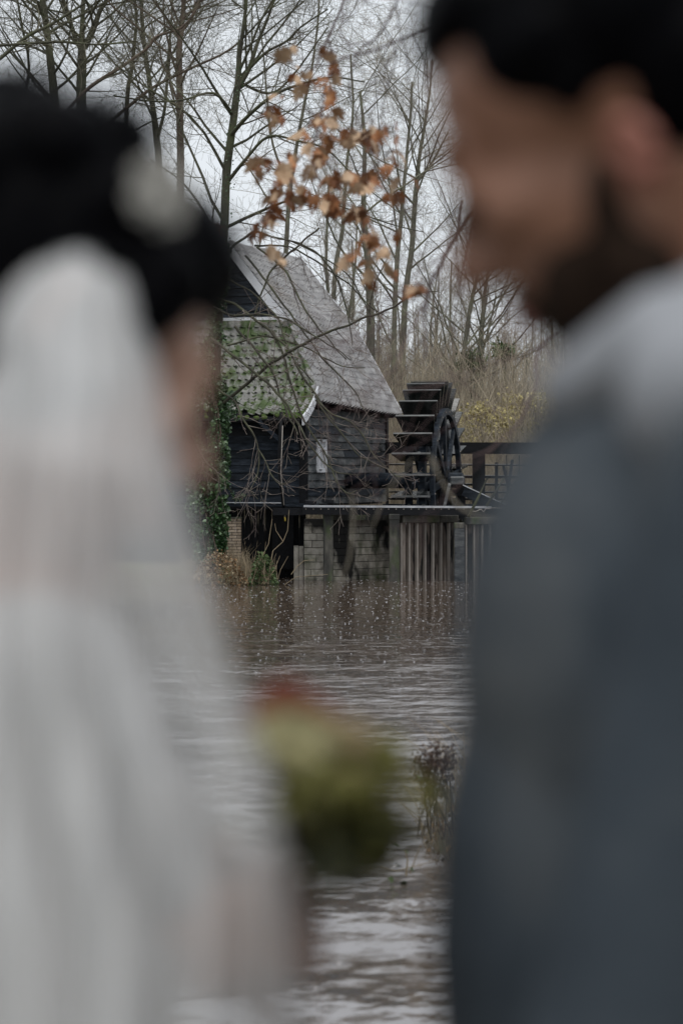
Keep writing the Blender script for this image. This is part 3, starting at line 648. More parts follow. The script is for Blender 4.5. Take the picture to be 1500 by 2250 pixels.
# ------------------------------------------------------------------ trees
def tubes(name, polys, matl, k=3, parent=None, smooth=True, kind=None):
    """polys: list of (pts list, radii list); batched by point count"""
    groups = {}
    for p, r in polys: groups.setdefault(len(p), []).append((p, r))
    Vs, Fs, base = [], [], 0
    th = np.arange(k)*2*np.pi/k
    for n, lst in groups.items():
        P = np.array([[tuple(q) for q in p] for p, _ in lst]); Rr = np.array([r for _, r in lst]); m = len(lst)
        T = np.empty_like(P); T[:, 1:-1] = P[:, 2:]-P[:, :-2]; T[:, 0] = P[:, 1]-P[:, 0]; T[:, -1] = P[:, -1]-P[:, -2]
        T /= np.linalg.norm(T, axis=2, keepdims=True)+1e-9
        mean = P[:, -1]-P[:, 0]; mean /= np.linalg.norm(mean, axis=1, keepdims=True)+1e-9
        ref = np.where(np.abs(mean[:, 2:3]) < .8, np.array([[0, 0, 1.]]), np.array([[.96, .28, 0]]))[:, None, :]
        A = np.cross(T, np.broadcast_to(ref, T.shape)); A /= np.linalg.norm(A, axis=2, keepdims=True)+1e-9; B = np.cross(T, A)
        V = P[:, :, None, :]+(A[:, :, None, :]*np.cos(th)[None, None, :, None]+B[:, :, None, :]*np.sin(th)[None, None, :, None])*Rr[:, :, None, None]
        V = V.reshape(-1, 3); Vs.append(V)
        i0 = base+(np.arange(m)*n*k)[:, None, None]; i = (np.arange(n-1)*k)[None, :, None]; j = np.arange(k)[None, None, :]
        jn = (np.arange(k)+1) % k; jn = jn[None, None, :]
        Fs.append(np.stack([i0+i+j, i0+i+jn, i0+i+k+jn, i0+i+k+j], -1).reshape(-1, 4)); base += len(V)
    return np_mesh(name, np.concatenate(Vs), np.concatenate(Fs), matl, parent, smooth, kind)

rng = random.Random(11)
def rvec(s=1.0): return Vector((rng.gauss(0, s), rng.gauss(0, s), rng.gauss(0, s)))
def grow(out, p, d, L, r, lvl, cfg):
    mx_ = cfg['levels']; n = max(4, min(9, int(L/cfg['seg'][min(lvl, 3)])+2))
    pts = [p.copy()]; rad = [r]; st = L/(n-1); q = p.copy(); d = d.normalized()
    wv_ = cfg['wander']*(1 if lvl < 2 else 1.5); tr_ = cfg['trop'][min(lvl, len(cfg['trop'])-1)]
    for i in range(1, n):
        d = (d+rvec(wv_*.5)+Vector((0, 0, tr_))*st*.6).normalized(); q = q+d*st
        pts.append(q.copy()); rad.append(max(cfg['rmin'], r*(1-.78*i/(n-1))))
    out[min(lvl, len(out)-1)].append((pts, rad))
    if lvl >= mx_: return
    nc = cfg['n'][lvl]; nc = max(1, int(nc*(L/cfg['L'][lvl])**.8+rng.random()))
    for c in range(nc):
        f = lerp(cfg['f0'][lvl], .98, (c+rng.random())/nc); x = f*(n-1); i = min(n-2, int(x)); pp = pts[i].lerp(pts[i+1], x-i)
        if cfg.get('cull'):
            if abs(pp.x/pp.y) > .155+.02 or (CAMZ-pp.z)/-pp.y > .235 or pp.z > CAMZ+pp.y*.215: continue
        dd = (pts[i+1]-pts[i]).normalized(); s = dd.orthogonal().normalized(); s.rotate(Matrix.Rotation(rng.uniform(0, 6.283), 3, dd))
        an = R(rng.uniform(*cfg['ang'])); nd = dd*math.cos(an)+s*math.sin(an)
        grow(out, pp, nd, cfg['L'][lvl+1]*rng.uniform(.55, 1.25)*(1.15-.55*f), max(cfg['rmin'], lerp(rad[i], rad[i+1], x-i)*cfg['rr']*rng.uniform(.7, 1.1)), lvl+1, cfg)
def smooth_poly(pts, sub=4):
    P = [pts[0]*2-pts[1]]+list(pts)+[pts[-1]*2-pts[-2]]; out = []
    for i in range(1, len(P)-2):
        for s in range(sub):
            t = s/sub; a, b, c, d = P[i-1], P[i], P[i+1], P[i+2]
            out.append(.5*((2*b)+(c-a)*t+(2*a-5*b+4*c-d)*t*t+(3*b-a-3*c+d)*t**3))
    out.append(P[-2]); return out
def sprout(out, pts, rads, n, lvl, cfg, f0=.1, f1=.98, ang=None, down=0):
    m = len(pts)
    for c in range(n):
        f = lerp(f0, f1, (c+rng.random())/n); x = f*(m-1); i = min(m-2, int(x)); pp = pts[i].lerp(pts[i+1], x-i)
        dd = (pts[i+1]-pts[i]).normalized(); s = dd.orthogonal().normalized(); s.rotate(Matrix.Rotation(rng.uniform(0, 6.283), 3, dd))
        an = R(rng.uniform(*(ang or cfg['ang']))); nd = dd*math.cos(an)+s*math.sin(an)+Vector((0, 0, -down))
        grow(out, pp, nd, cfg['L'][lvl]*rng.uniform(.5, 1.3), max(cfg['rmin'], lerp(rads[i], rads[min(i+1, m-1)], x-i)*cfg['rr']), lvl, cfg)

CF = dict(levels=4, seg=(.8, .45, .28, .16), wander=.16, trop=(.05, .06, .10, .16, .25), n=(14, 9, 6, 4), L=(12, 4.2, 1.9, .85, .38), f0=(.25, .15, .12, .15), ang=(28, 68), rr=.47, rmin=.0030, cull=True)
def px_tree(name, spec, label, barkmat, group='bare trees standing by the mill', cfg=CF, nb=16, ivy=None, twig='twig'):
    """spec: list of trunk lines, each [(x,y,width_px)...], depth; the first is the main stem"""
    Yd = spec['Y']; base = at(*spec['stems'][0][0][:2], Yd); base.z = gh(np.array(base.x), np.array(base.y)).item()
    root = thing(name, base, label, 'tree', group)
    trunk = []; out = [[], [], [], [], []]
    for si, st in enumerate(spec['stems']):
        dy = spec.get('dy', [0]*9)[si]; pts = [at(x, y, Yd+dy*i/(len(st)-1)) for i, (x, y, w_) in enumerate(st)]; rad = [w_*.43*Yd/F for x, y, w_ in st]
        if si == 0: pts = [Vector((base.x, base.y, base.z-.1))]+pts; rad = [rad[0]*1.25]+rad
        # on upwards beyond the frame
        top = pts[-1]; d = (pts[-1]-pts[-2]).normalized()
        if st[-1][1] <= 10:
            for _ in range(3): top = top+(d+rvec(.08)).normalized()*1.1; pts.append(top.copy()); rad.append(rad[-1]*.75)
        sp = smooth_poly(pts, 4); rr_ = list(np.interp(np.linspace(0, 1, len(sp)), np.linspace(0, 1, len(rad)), rad))
        sp = [p+Vector((noise.noise(p*.9)*.03, noise.noise(p*.9+Vector((5, 1, 2)))*.03, 0)) for p in sp]
        trunk.append((sp, rr_))
        nb_ = int(nb*1.4) if nb > 12 else nb
        sprout(out, sp, [min(r, .08) for r in rr_], nb_ if si == 0 else max(4, nb_//2), 1, cfg, f0=spec.get('f0', .3) if si == 0 else .1)
    for a_ in spec.get('arms', []):      # explicit limbs [(x,y,w)...], depth start, depth end
        st, y0, y1 = a_; pts = [at(x, y, lerp(y0, y1, i/(len(st)-1))) for i, (x, y, w_) in enumerate(st)]; sp = smooth_poly(pts, 4)
        rr_ = list(np.interp(np.linspace(0, 1, len(sp)), np.linspace(0, 1, len(st)), [w_/2*y0/F for x, y, w_ in st])); out[1].append((sp, rr_))
        sprout(out, sp, rr_, int(5+len(st)*2), 2, cfg, f0=.08)
    for t_ in trunk: tubes('trunk', [t_], M[barkmat], 10, root)
    lim = out[0]+out[1]
    if lim:
        for l_ in lim: tubes('limb', [l_], M[barkmat], 6, root)
    tw = out[2]+out[3]+out[4]
    if tw: tubes('crown', tw, M[twig], 3, root, kind='stuff')
    return root, trunk

t1, tk1 = px_tree('ivy_tree', dict(Y=54.2, f0=.3, stems=[
    [(462,1180,26),(470,900,25),(482,640,24),(494,480,22),(502,350,21),(514,250,19),(524,180,17),(527,120,12),(536,40,9),(541,0,8)],
    [(522,195,14),(548,150,12),(566,90,9),(590,35,7),(606,-5,6)]],
    arms=[([(505,300,11),(545,255,8),(600,210,7),(660,185,5),(730,170,4),(800,180,3)], 54.2, 51),
          ([(500,400,9),(540,350,7),(590,300,6),(655,310,5),(720,330,4),(790,400,3),(880,470,2)], 54.2, 52),
          ([(548,150,8),(585,115,6),(630,90,5),(660,60,4),(720,20,3)], 54.2, 53),
          ([(515,255,8),(470,205,6),(400,220,5),(330,222,4),(250,210,3)], 54.2, 52),
          ([(497,500,8),(560,470,7),(640,440,5),(720,445,4),(850,490,3),(930,510,2)], 54.2, 52.5),
          ([(524,180,7),(590,205,6),(640,170,5),(720,60,3)], 54.2, 55),
          ([(490,560,7),(450,470,6),(400,400,4),(330,350,3)], 54.2, 53)]),
    'dark tree wrapped in ivy at the corner of the mill, forking high above the roof', 'bark', nb=15)
# drooping boughs hanging over the roof and wall: part of the ivy tree
CD = dict(levels=4, seg=(.5, .4, .22, .12), wander=.14, trop=(-.1, -.1, .22, .5, .6), n=(6, 6, 3, 2), L=(3, 1.2, .95, .5, .28), f0=(.2, .2, .25, .2), ang=(25, 60), rr=.55, rmin=.0042)
drp = [[], [], [], [], []]
boughs = [
 ([(563,543,5),(613,580,5),(640,620,5),(667,677,4),(693,713,4),(720,743,3),(760,790,2)], 53.5, 52),
 ([(480,655,6),(520,672,6),(550,692,6),(593,727,6),(633,767,5),(667,830,5),(700,877,4),(735,925,3)], 53.6, 52.2),
 ([(463,743,6),(500,770,6),(560,820,6),(617,873,5),(650,925,5),(690,990,4),(735,1035,3),(790,1045,2)], 53, 51.5),
 ([(600,727,6),(625,790,5),(640,850,5),(672,930,4),(715,1000,4),(740,1060,3),(765,1083,2.5),(785,1077,2)], 53, 52),
 ([(517,717,6),(560,768,5),(600,820,5),(616,870,4),(630,905,4),(655,955,3)], 53, 52),
 ([(493,885,7),(530,855,7),(567,822,7),(625,780,7),(700,740,6),(767,712,5),(830,688,5),(867,673,4),(900,652,3),(960,640,2)], 53.8, 50),
 ([(457,670,6),(495,688,6),(533,694,6),(593,692,5),(650,712,4),(720,755,3),(770,790,2)], 53, 51),
 ([(640,530,4),(700,560,4),(740,610,4),(755,660,4),(768,712,3),(775,760,2)], 54, 53),
 ([(690,870,4),(720,905,4),(765,925,4),(800,960,4),(820,1000,3),(860,1040,2.5),(885,1048,2)], 52, 51.5),
 ([(480,855,4),(515,880,4),(535,920,4),(558,955,4),(567,990,3),(565,1040,3),(552,1075,2.5),(566,1098,2)], 53, 52.5),
 ([(567,985,3.5),(585,1015,3),(600,1045,3),(615,1062,3),(640,1055,2)], 52.6, 52.3),
 ([(400,905,6),(425,965,6),(450,1010,5),(478,1042,4),(482,1080,3)], 52, 51.8),
 ([(560,690,4),(575,640,4),(600,590,5),(650,545,5),(700,500,4)], 53.2, 53),
 ([(700,560,3),(760,600,3),(800,660,3),(850,700,2)], 54, 53.5),
 ([(540,560,5),(600,640,5),(660,720,4),(720,800,4),(770,850,3),(800,900,2)], 53.3, 52),
 ([(500,760,5),(580,740,4),(660,760,4),(740,800,3),(800,810,2)], 53.3, 52.5),
 ([(693,880,4),(740,940,4),(790,1000,3),(840,1030,3)], 52.2, 51.8),
 ([(490,610,5),(550,640,4),(610,700,4),(640,780,3),(690,840,3)], 53.4, 52.6),
 ([(560,540,5),(640,545,4),(720,590,4),(790,650,3),(830,720,2)], 54.2, 53.5),
 ([(493,562,6),(530,530,6),(560,510,6),(600,520,5),(660,535,4),(700,560,4),(740,610,3)], 53.5, 53.2),
]
for st, y0, y1 in boughs:
    pts = [at(x, y, lerp(y0, y1, i/(len(st)-1))) for i, (x, y, w_) in enumerate(st)]; sp = smooth_poly(pts, 5)
    sp = [p+Vector((noise.noise(p*3)*.035, 0, noise.noise(p*3+Vector((9, 4, 1)))*.035)) for p in sp]
    rr_ = list(np.interp(np.linspace(0, 1, len(sp)), np.linspace(0, 1, len(st)), [w_*.50*y0/F for x, y, w_ in st])); drp[1].append((sp, rr_))
    sprout(drp, sp, [r*.9 for r in rr_], int(3+len(st)*.9), 2, CD, f0=.15, ang=(25, 60), down=.15)
for b_ in drp[1]: tubes('bough', [b_], M['bough'], 6, t1)
tubes('hanging_twigs', drp[2]+drp[3]+drp[4], M['droop'], 3, t1, kind='stuff')

px_tree('bare_tree', dict(Y=60, f0=.35, stems=[[(135,1000,30),(132,400,26),(128,290,25),(115,150,20),(104,60,17),(95,0,15)]],
    arms=[([(0,130,8),(60,80,8),(110,55,7),(190,5,5)], 57, 57), ([(0,100,6),(70,95,6),(140,92,6),(215,98,5),(300,90,3)], 56.5, 56)]),
    'bare tree with straight mossy trunk rising behind the bride, leftmost of the thick trunks', 'bark', nb=18)
px_tree('bare_tree', dict(Y=61, f0=.35, stems=[[(180,1000,30),(180,350,27),(179,250,26),(180,140,25),(180,75,14),(184,0,10)], [(178,110,13),(162,72,12),(148,25,11),(140,0,10)], [(186,105,16),(205,65,15),(220,25,12),(240,-5,10)]]),
    'bare mossy tree above the bride forking into three upright stems', 'bark', nb=16)
px_tree('bare_tree', dict(Y=63, f0=.35, stems=[[(352,1000,20),(350,420,18),(345,305,17),(330,190,13),(318,110,11),(312,0,10)], [(348,300,9),(362,240,8),(368,150,7),(375,60,5),(380,0,5)]]),
    'slender bare tree forking low between the bride’s hair and the ivy tree', 'bark', nb=16)
px_tree('bare_tree', dict(Y=60, f0=.3, stems=[[(398,1000,22),(397,400,19),(394,250,18),(394,120,16),(398,60,14),(404,0,12)], [(398,70,9),(420,40,9),(440,0,8)]],
    arms=[([(150,240,6),(200,190,9),(270,145,8),(325,105,7),(345,80,6),(400,60,5),(440,10,4)], 56, 56), ([(240,270,8),(290,228,8),(340,190,7),(420,150,6),(500,112,5),(560,60,3)], 57, 57)]),
    'bare tree with brown peeling trunk beside the forked slender tree', 'bark_brown', nb=18)
px_tree('bare_tree', dict(Y=66, f0=.3, stems=[[(818,1000,24),(815,760,22),(812,640,19),(806,540,16),(800,440,13),(800,300,9),(790,200,6)]], ),
    'mossy bare tree directly behind the roof of the mill', 'bark_pale', nb=7, twig='twig_pale')
px_tree('bare_tree', dict(Y=76, f0=.25, stems=[[(862,1000,16),(866,700,13),(874,560,12),(884,440,10),(893,340,8),(902,240,6),(905,180,4)]], ),
    'slender pale bare tree right behind the mill roof, first of a close pair', 'bark_pale', nb=14, twig='twig_pale')
px_tree('bare_tree', dict(Y=78, f0=.25, stems=[[(878,1000,18),(888,680,15),(904,540,14),(914,420,12),(920,360,10),(932,280,8),(945,190,5),(950,130,4)], [(916,400,8),(948,360,6),(985,290,4)]], ),
    'slender pale bare tree with forked top, nearer the man of a close pair', 'bark_pale', nb=14, twig='twig_pale')
px_tree('bare_tree', dict(Y=80, f0=.25, stems=[[(985,1000,15),(1002,860,14),(1015,800,13),(1028,700,11),(1045,620,9),(1058,540,6),(1075,450,5)]], ),
    'leaning bare tree behind the water wheel close to the man’s beard', 'bark_pale', nb=14, twig='twig_pale')
px_tree('bare_tree', dict(Y=84, f0=.25, stems=[[(1040,1000,14),(1045,850,13),(1055,740,11),(1065,640,9),(1080,540,6)], [(1050,800,7),(1068,740,6),(1090,650,4)]], ),
    'bare tree with mossy clumped shoots standing right of the wheel', 'bark_pale', nb=14, twig='twig_pale')
px_tree('bare_tree', dict(Y=68, f0=.25, stems=[[(610,1000,15),(625,600,13),(640,400,10),(665,250,8),(690,120,6),(700,0,5)], [(640,420,7),(600,320,6),(585,200,5),(575,80,4)]], ),
    'thin bare tree behind the mill ridge beneath the brown leaves', 'bark_pale', nb=5, twig='twig_pale')
px_tree('bare_tree', dict(Y=70, f0=.25, stems=[[(715,1000,14),(735,620,12),(752,500,10),(760,380,8),(775,250,6),(770,120,5)]], ),
    'thin bare tree behind the mill roof, nearer the pale pair', 'bark_pale', nb=5, twig='twig_pale')
px_tree('bare_tree', dict(Y=64, f0=.25, stems=[[(270,1000,14),(275,300,12),(290,150,10),(300,60,8),(296,0,7)]], ),
    'thin bare tree between the three-stemmed tree and the low forked one', 'bark', nb=14)
px_tree('bare_tree', dict(Y=62, f0=.25, stems=[[(40,1000,12),(50,300,9),(65,150,7),(50,60,6),(40,0,5)]], ),
    'thin bare tree in the top corner beyond the bride', 'bark', nb=14)

# the wood beyond: four builds, copied
CW = dict(levels=3, seg=(1.6, .9, .5, .3), wander=.12, trop=(.06, .10, .14, .2), n=(22, 7, 4), L=(15, 3.4, 1.5, .6), f0=(.12, .12, .12), ang=(22, 52), rr=.45, rmin=.007)
def wood_tree(hgt, r, mt):
    root = thing('woodland_tree', (0, 0, 0), '', 'tree', 'slender trees of the wood beyond the mill'); out = [[], [], [], []]
    CW['L'] = (hgt, hgt*.23, hgt*.1, .6); grow(out, Vector((0, 0, -.2)), Vector((rng.gauss(0, .04), 0, 1)), hgt, r, 0, CW)
    tubes('trunk', out[0], M[mt], 7, root); tubes('crown', out[1]+out[2]+out[3], M['twig_pale'], 3, root, kind='stuff'); return root
protos = [wood_tree(15, .16, 'bark_pale'), wood_tree(13, .09, 'bark_brown'), wood_tree(17, .2, 'bark_pale'), wood_tree(11, .07, 'bark_brown'), wood_tree(14, .15, 'bark_pale')]
def copy_tree(o, parent=None):
    c = o.copy(); sc.collection.objects.link(c)
    if parent is not None: c.parent = parent
    for ch in o.children: copy_tree(ch, c)
    return c
wr_ = random.Random(21); spots = []
for i in range(50):
    row = i % 4; Y = (70, 82, 96, 112)[row]+wr_.uniform(-5, 5); x = wr_.uniform(-60, 1560)
    if Y < 80 and x > 820: Y += 14
    spots.append((x, Y))
used = set()
for i, (x, Y) in enumerate(spots):
    pi = i % 5; p = protos[pi]
    o = p if pi not in used else copy_tree(p); used.add(pi)
    X = (x-750)*Y/F; o.location = (X, Y, gh(np.array(X), np.array(Y)).item()); o.rotation_euler = (0, 0, wr_.uniform(0, 6.28))
    s = wr_.uniform(.40, .62)*(1 if Y < 90 else 1.15); o.scale = (s, s, s)
    o['label'] = ('slender bare tree in the wood behind the bride’s hair and the ivy tree' if x < 480 else 'slender bare tree in the wood seen above and beyond the mill roof' if x < 860 else 'slender bare tree in the wood beyond the water wheel')
# far wood: one mass
fw_ = []
fr_ = random.Random(4)
for i in range(420):
    Y = fr_.uniform(122, 165); X = fr_.uniform(-.2, .2)*Y; h_ = fr_.uniform(7, 13); q = Vector((X, Y, 1)); l_ = fr_.gauss(0, .03)
    pts = [q+Vector((l_*t*h_+fr_.gauss(0, .05), 0, t*h_)) for t in (0, .25, .5, .75, 1)]; fw_.append((pts, [.09, .075, .055, .035, .012]))
    for _ in range(26):
        t = fr_.uniform(.15, .97); s = q+Vector((l_*t*h_, 0, t*h_)); d = Vector((fr_.gauss(0, 1), fr_.gauss(0, .4), abs(fr_.gauss(.9, .4)))).normalized(); L = fr_.uniform(.8, 2.6)*(1.2-t)
        fw_.append(([s, s+d*L*.5+Vector((0, 0, .05)), s+d*L+Vector((0, 0, .2*L))], [.022, .016, .008]))
tag(tubes('far_wood', fw_, M['twig_pale'], 3, None, kind='stuff'), 'hazy mass of bare trees far beyond the mill', 'wood')

# dry brush under the trees
def stems(n, box, hr, mt, name, r=.011, lean=.2, seed=1, parent=None, segs=3, hfun=None, twigs=2):
    g = random.Random(seed); ps = []
    for i in range(n):
        Y = g.uniform(box[2], box[3]); X = g.uniform(box[0], box[1])*Y/F if abs(box[1]) > 30 else g.uniform(box[0], box[1])
        z = gh(np.array(X), np.array(Y)).item(); h_ = g.uniform(*hr)*(hfun(X, Y) if hfun else 1); lx, ly = g.gauss(0, lean), g.gauss(0, lean*.5)
        pts = [Vector((X+lx*t*t*h_+g.gauss(0, .02), Y+ly*t*t*h_, z-.05+t*h_)) for t in np.linspace(0, 1, segs+1)]
        rr_ = r*g.uniform(.6, 1.3); ps.append((pts, [rr_*(1-.7*t) for t in np.linspace(0, 1, segs+1)]))
        for _ in range(twigs):
            t = g.uniform(.3, .9); k_ = min(segs-1, int(t*segs)); s = pts[k_].lerp(pts[k_+1], t*segs-k_); L = g.uniform(.12, .3)*h_
            d = Vector((g.gauss(0, .7), g.gauss(0, .5), g.uniform(.4, 1.2))).normalized(); ps.append(([s, s+d*L*.5+Vector((0, 0, .02)), s+d*L], [rr_*.55, rr_*.4, rr_*.2]))
    return tubes(name, ps, M[mt], 3, parent, kind='stuff')
tag(stems(6500, (-800, 800, 66, 90), (2.2, 5.6), 'brush', 'undergrowth', r=.013, lean=.14, seed=2, twigs=3), 'dense dry brown undergrowth of thin stems beyond the wheel', 'undergrowth')
tag(stems(9000, (-900, 900, 90, 125), (3.5, 7.5), 'twig_pale', 'thicket', r=.017, lean=.12, seed=3, twigs=3), 'tall grey brown thicket of saplings under the far trees', 'thicket')
tag(stems(3500, (50, 620, 64.5, 72), (.8, 2.6), 'brush', 'dry_grass', r=.010, lean=.3, seed=8, twigs=2), 'dry straw coloured grass behind the footbridge rails', 'grass')

def leafcloud(name, C, S, matl, parent=None, tmpl='leaf', seed=1, kind=None, up=0):
    g = np.random.RandomState(seed); C = np.asarray(C); n = len(C)
    T = np.array([(0, 0, 0), (.45, .35, .12), (0, 1, 0), (-.45, .35, .12), (0, .45, -.06)]) if tmpl == 'leaf' else np.array([(0, 0, 0), (.12, .5, .03), (0, 1, 0), (-.12, .5, .03), (0, .5, 0)])
    Fc = np.array([(0, 1, 4), (1, 2, 4), (2, 3, 4), (3, 0, 4)])
    q = g.randn(n, 4); q[:, 1:3] *= (1-up); q /= np.linalg.norm(q, axis=1, keepdims=True); a, b, c, d = q.T
    Rm = np.stack([1-2*(c*c+d*d), 2*(b*c-a*d), 2*(b*d+a*c), 2*(b*c+a*d), 1-2*(b*b+d*d), 2*(c*d-a*b), 2*(b*d-a*c), 2*(c*d+a*b), 1-2*(b*b+c*c)], -1).reshape(n, 3, 3)
    V = np.einsum('nij,kj->nki', Rm, T)*np.asarray(S)[:, None, None]+C[:, None, :]
    Fa = (Fc[None]+np.arange(n)[:, None, None]*5).reshape(-1, 3)
    return np_mesh(name, V.reshape(-1, 3), Fa, matl, parent, kind=kind)
g = np.random.RandomState(5)
# yellow leaved shrubs
for lab, x0, x1, y0, y1, Y, n in (('yellow leaved shrub above the sluice beam, nearer the wheel', 1020, 1120, 885, 985, 69, 900), ('yellow leaved shrub above the sluice beam beside the man', 1105, 1230, 870, 985, 72, 1300)):
    root = thing('yellow_shrub', at((x0+x1)/2, 1060, Y), lab, 'shrub', 'yellow shrubs'); C = []
    cl = [(g.uniform(x0, x1), g.uniform(y0, y1)) for _ in range(26)]
    for i in range(n*2):
        cx, cy = cl[g.randint(26)]; p = at(cx+g.randn()*9, cy+g.randn()*9, Y+g.randn()*.5); C.append(tuple(p))
    leafcloud('foliage', C, .05+.06*g.rand(n*2), M['yellow'], root, seed=3, kind='stuff')
    bp_ = [([at((x0+x1)/2+g.uniform(-20, 20), 1065, Y), at(cx*.6+(x0+x1)*.2, cy+40, Y), at(cx, cy-6, Y)], [.03, .02, .006]) for cx, cy in cl]
    tubes('stems', bp_, M['twig_pale'], 4, root)
for lab, x, y, Y, s in (('spiky dark green tuft in the branches above the wheel', 1035, 795, 80, 24), ('spiky green tuft of foliage hanging near the man’s neck', 1108, 772, 79, 20)):
    n = 260; C = [tuple(at(x+g.randn()*s*.5, y+g.randn()*s*.35, Y+g.randn()*.3)) for _ in range(n)]
    root = thing('green_tuft', at(x, y+10, Y), lab, 'tuft', 'green tufts in the wood'); leafcloud('foliage', C, .15+.25*g.rand(n), M['green_leaf'], root, 'blade', 4, 'stuff')
    tubes('stem', [([at(x+2, y+90, Y), at(x, y+40, Y), at(x, y, Y)], [.05, .04, .02])], M['bark'], 5, root)

# ivy on the tree trunk and down the corner of the mill
ivy = thing('ivy_plant', at(465, 1190, 53.9), 'glossy green ivy climbing the tree trunk at the mill corner', 'ivy')
C = []; S = []
def ivy_w(y): return np.interp(y, [520, 600, 700, 850, 950, 1050, 1120, 1200, 1240], [10, 22, 16, 34, 44, 46, 46, 34, 30])
cen = lambda y: np.interp(y, [100, 250, 520, 700, 850, 950, 1050, 1150, 1240], [540, 514, 490, 472, 462, 462, 458, 460, 462])
for i in range(15000):
    y = 1235-(1235-540)*g.rand()**1.25; wd = ivy_w(y); an = g.rand()*6.283; r_ = wd*(.55+.5*g.rand()**.7)
    x = cen(y)+math.cos(an)*r_+noise.noise(Vector((y*.03, 1, 2)))*10; Yd = 54.1+math.sin(an)*r_*54/F*.8-.1
    if y > 905 and x > 506+6*math.sin(y*.05): continue
    if noise.noise(Vector((x*.03, y*.03, 3))) < -.22: continue
    C.append(tuple(at(x, y, Yd))); S.append(.045+.065*g.rand())
for i in range(160):     # sparse sprigs further up the trunk
    y = g.uniform(130, 560); x = cen(y)+g.randn()*9; C.append(tuple(at(x, y, 54+g.randn()*.12))); S.append(.03+.035*g.rand())
for i in range(700):     # over the roof edge
    x = 478+46*g.rand()**1.5; y = 905-g.rand()*60+noise.noise(Vector((x*.05, 0, 0)))*25; C.append(tuple(at(x, y+18, 54.9+g.randn()*.15))); S.append(.04+.05*g.rand())
# a trailing shoot
sh = [at(488, 1058, 54.3), at(505, 1075, 54.3), at(513, 1090, 54.3), at(522, 1098, 54.3), at(534, 1088, 54.3)]; shp = smooth_poly(sh, 5)
for i in range(130):
    p = shp[int(len(shp)*g.rand()**.7) % len(shp)]; C.append((p.x+g.randn()*.03, p.y+g.randn()*.03, p.z+g.randn()*.03)); S.append(.03+.03*g.rand())
leafcloud('foliage', C, S, M['ivy'], ivy, seed=6, kind='stuff')
vn = [(smooth_poly([at(cen(y0)+g.uniform(-25, 25), y0, 53.7) for y0 in (1235, 1100, 950, 800)], 3), [.010]*10) for _ in range(4)]+[(shp, [.008]*len(shp))]
tubes('vine', vn, M['bark_brown'], 4, ivy)

# bushes at the water's edge
for lab, x0, x1, y0, y1, Y, ml, n in (('tangled olive and yellow bush on the bank below the ivy', 420, 545, 1212, 1290, 53.0, 'dry_leaf', 1300), ('low dark green bush on the bank in front of the black undercroft', 545, 610, 1215, 1285, 53.2, 'green_leaf', 1300)):
    root = thing('bank_bush', at((x0+x1)/2, 1282, Y), lab, 'bush', 'bushes on the bank'); C = []
    for i in range(n):
        x = g.uniform(x0, x1); hgt = (1-abs((x-(x0+x1)/2)/((x1-x0)/2))**2.2); y = 1286-(1286-y0)*hgt*(g.rand()**.8)+g.randn()*3; C.append(tuple(at(x, y, Y+g.randn()*.3)))
    leafcloud('foliage', C[:n*2//3], .03+.045*g.rand(n*2//3), M[ml], root, seed=7, kind='stuff')
    leafcloud('pale_foliage', C[n*2//3:], .03+.04*g.rand(n-n*2//3), M['straw' if ml == 'dry_leaf' else 'green_leaf'], root, seed=8, kind='stuff')
    st = []
    for i in range(46):
        x = g.uniform(x0, x1); p = at(x, 1284, Y+g.randn()*.2); h_ = g.uniform(.2, .75); q = p+Vector((g.randn()*.16, 0, h_)); st.append(([p, p.lerp(q, .5)+Vector((g.randn()*.04, 0, 0)), q], [.011, .009, .004]))
    tubes('stems', st, M['straw'], 4, root)
tall = [[], [], [], [], []]
sap = thing('dead_sapling', at(588, 1270, 53.1), 'thin leafless sapling sticking up before the dark undercroft', 'sapling')
for st in ([(592,1250,4),(600,1210,4),(622,1190,3),(632,1165,3),(635,1120,2)], [(560,1262,4),(575,1225,3),(590,1195,3),(598,1140,2)], [(622,1190,3),(606,1165,2),(604,1150,2)], [(540,1270,5),(543,1240,4),(543,1225,3)], [(640,1262,3),(652,1245,3),(668,1232,2),(690,1230,1.5)],
           [(545,1268,3),(582,1215,3),(584,1190,2)], [(625,1285,3),(650,1268,3),(720,1262,2)]):
    pts = [at(x, y, 53.0) for x, y, _ in st]; tall[0].append((pts, [w_*.26*53/F for _, _, w_ in st]))
tubes('stems', tall[0], M['straw'], 5, sap)
tag(stems(700, (-3.6, -1.5, 52.6, 55.2), (.15, .6), 'straw', 'bank_grass', r=.006, lean=.35, seed=12, twigs=1), 'short tan grass on the bank by the brick pier', 'grass')

# ------------------------------------------------------------------ near branches with brown leaves
LEAF = [(0, 0), (.10, .10), (.34, .08), (.24, .24), (.48, .42), (.28, .46), (.36, .70), (.16, .68), (.12, .90), (0, 1.0)]
def leaf_mesh(seed):
    g_ = random.Random(seed); mid = [(0, y) for _, y in LEAF]; v = []; f = []
    for sx in (1, -1):
        b = len(v); cu = g_.uniform(.2, .7)
        for (x, y) in LEAF:
            xx = x*(1+g_.uniform(-.15, .15)); v.append((sx*xx*.95, y, xx*xx*cu+.25*math.sin(y*3)*cu)); 
        for (_, y) in LEAF: v.append((0, y, .25*math.sin(y*3)*cu))
        for i in range(len(LEAF)-1):
            q = (b+i, b+i+1, b+10+i+1, b+10+i); f.append(q if sx > 0 else q[::-1])
    v += [(0, 0, 0), (.012, -.5, .03), (-.012, -.5, .03)]; n = len(v); f.append((n-3, n-2, n-1))
    me = bpy.data.meshes.new('leaf'); me.from_pydata(v, [], f); me.update(); return me
LM = []
for i in range(5):
    me = leaf_mesh(i); me.materials.append(M['oak_leaf'] if i < 3 else M['oak_leaf_pale']); LM.append(me)
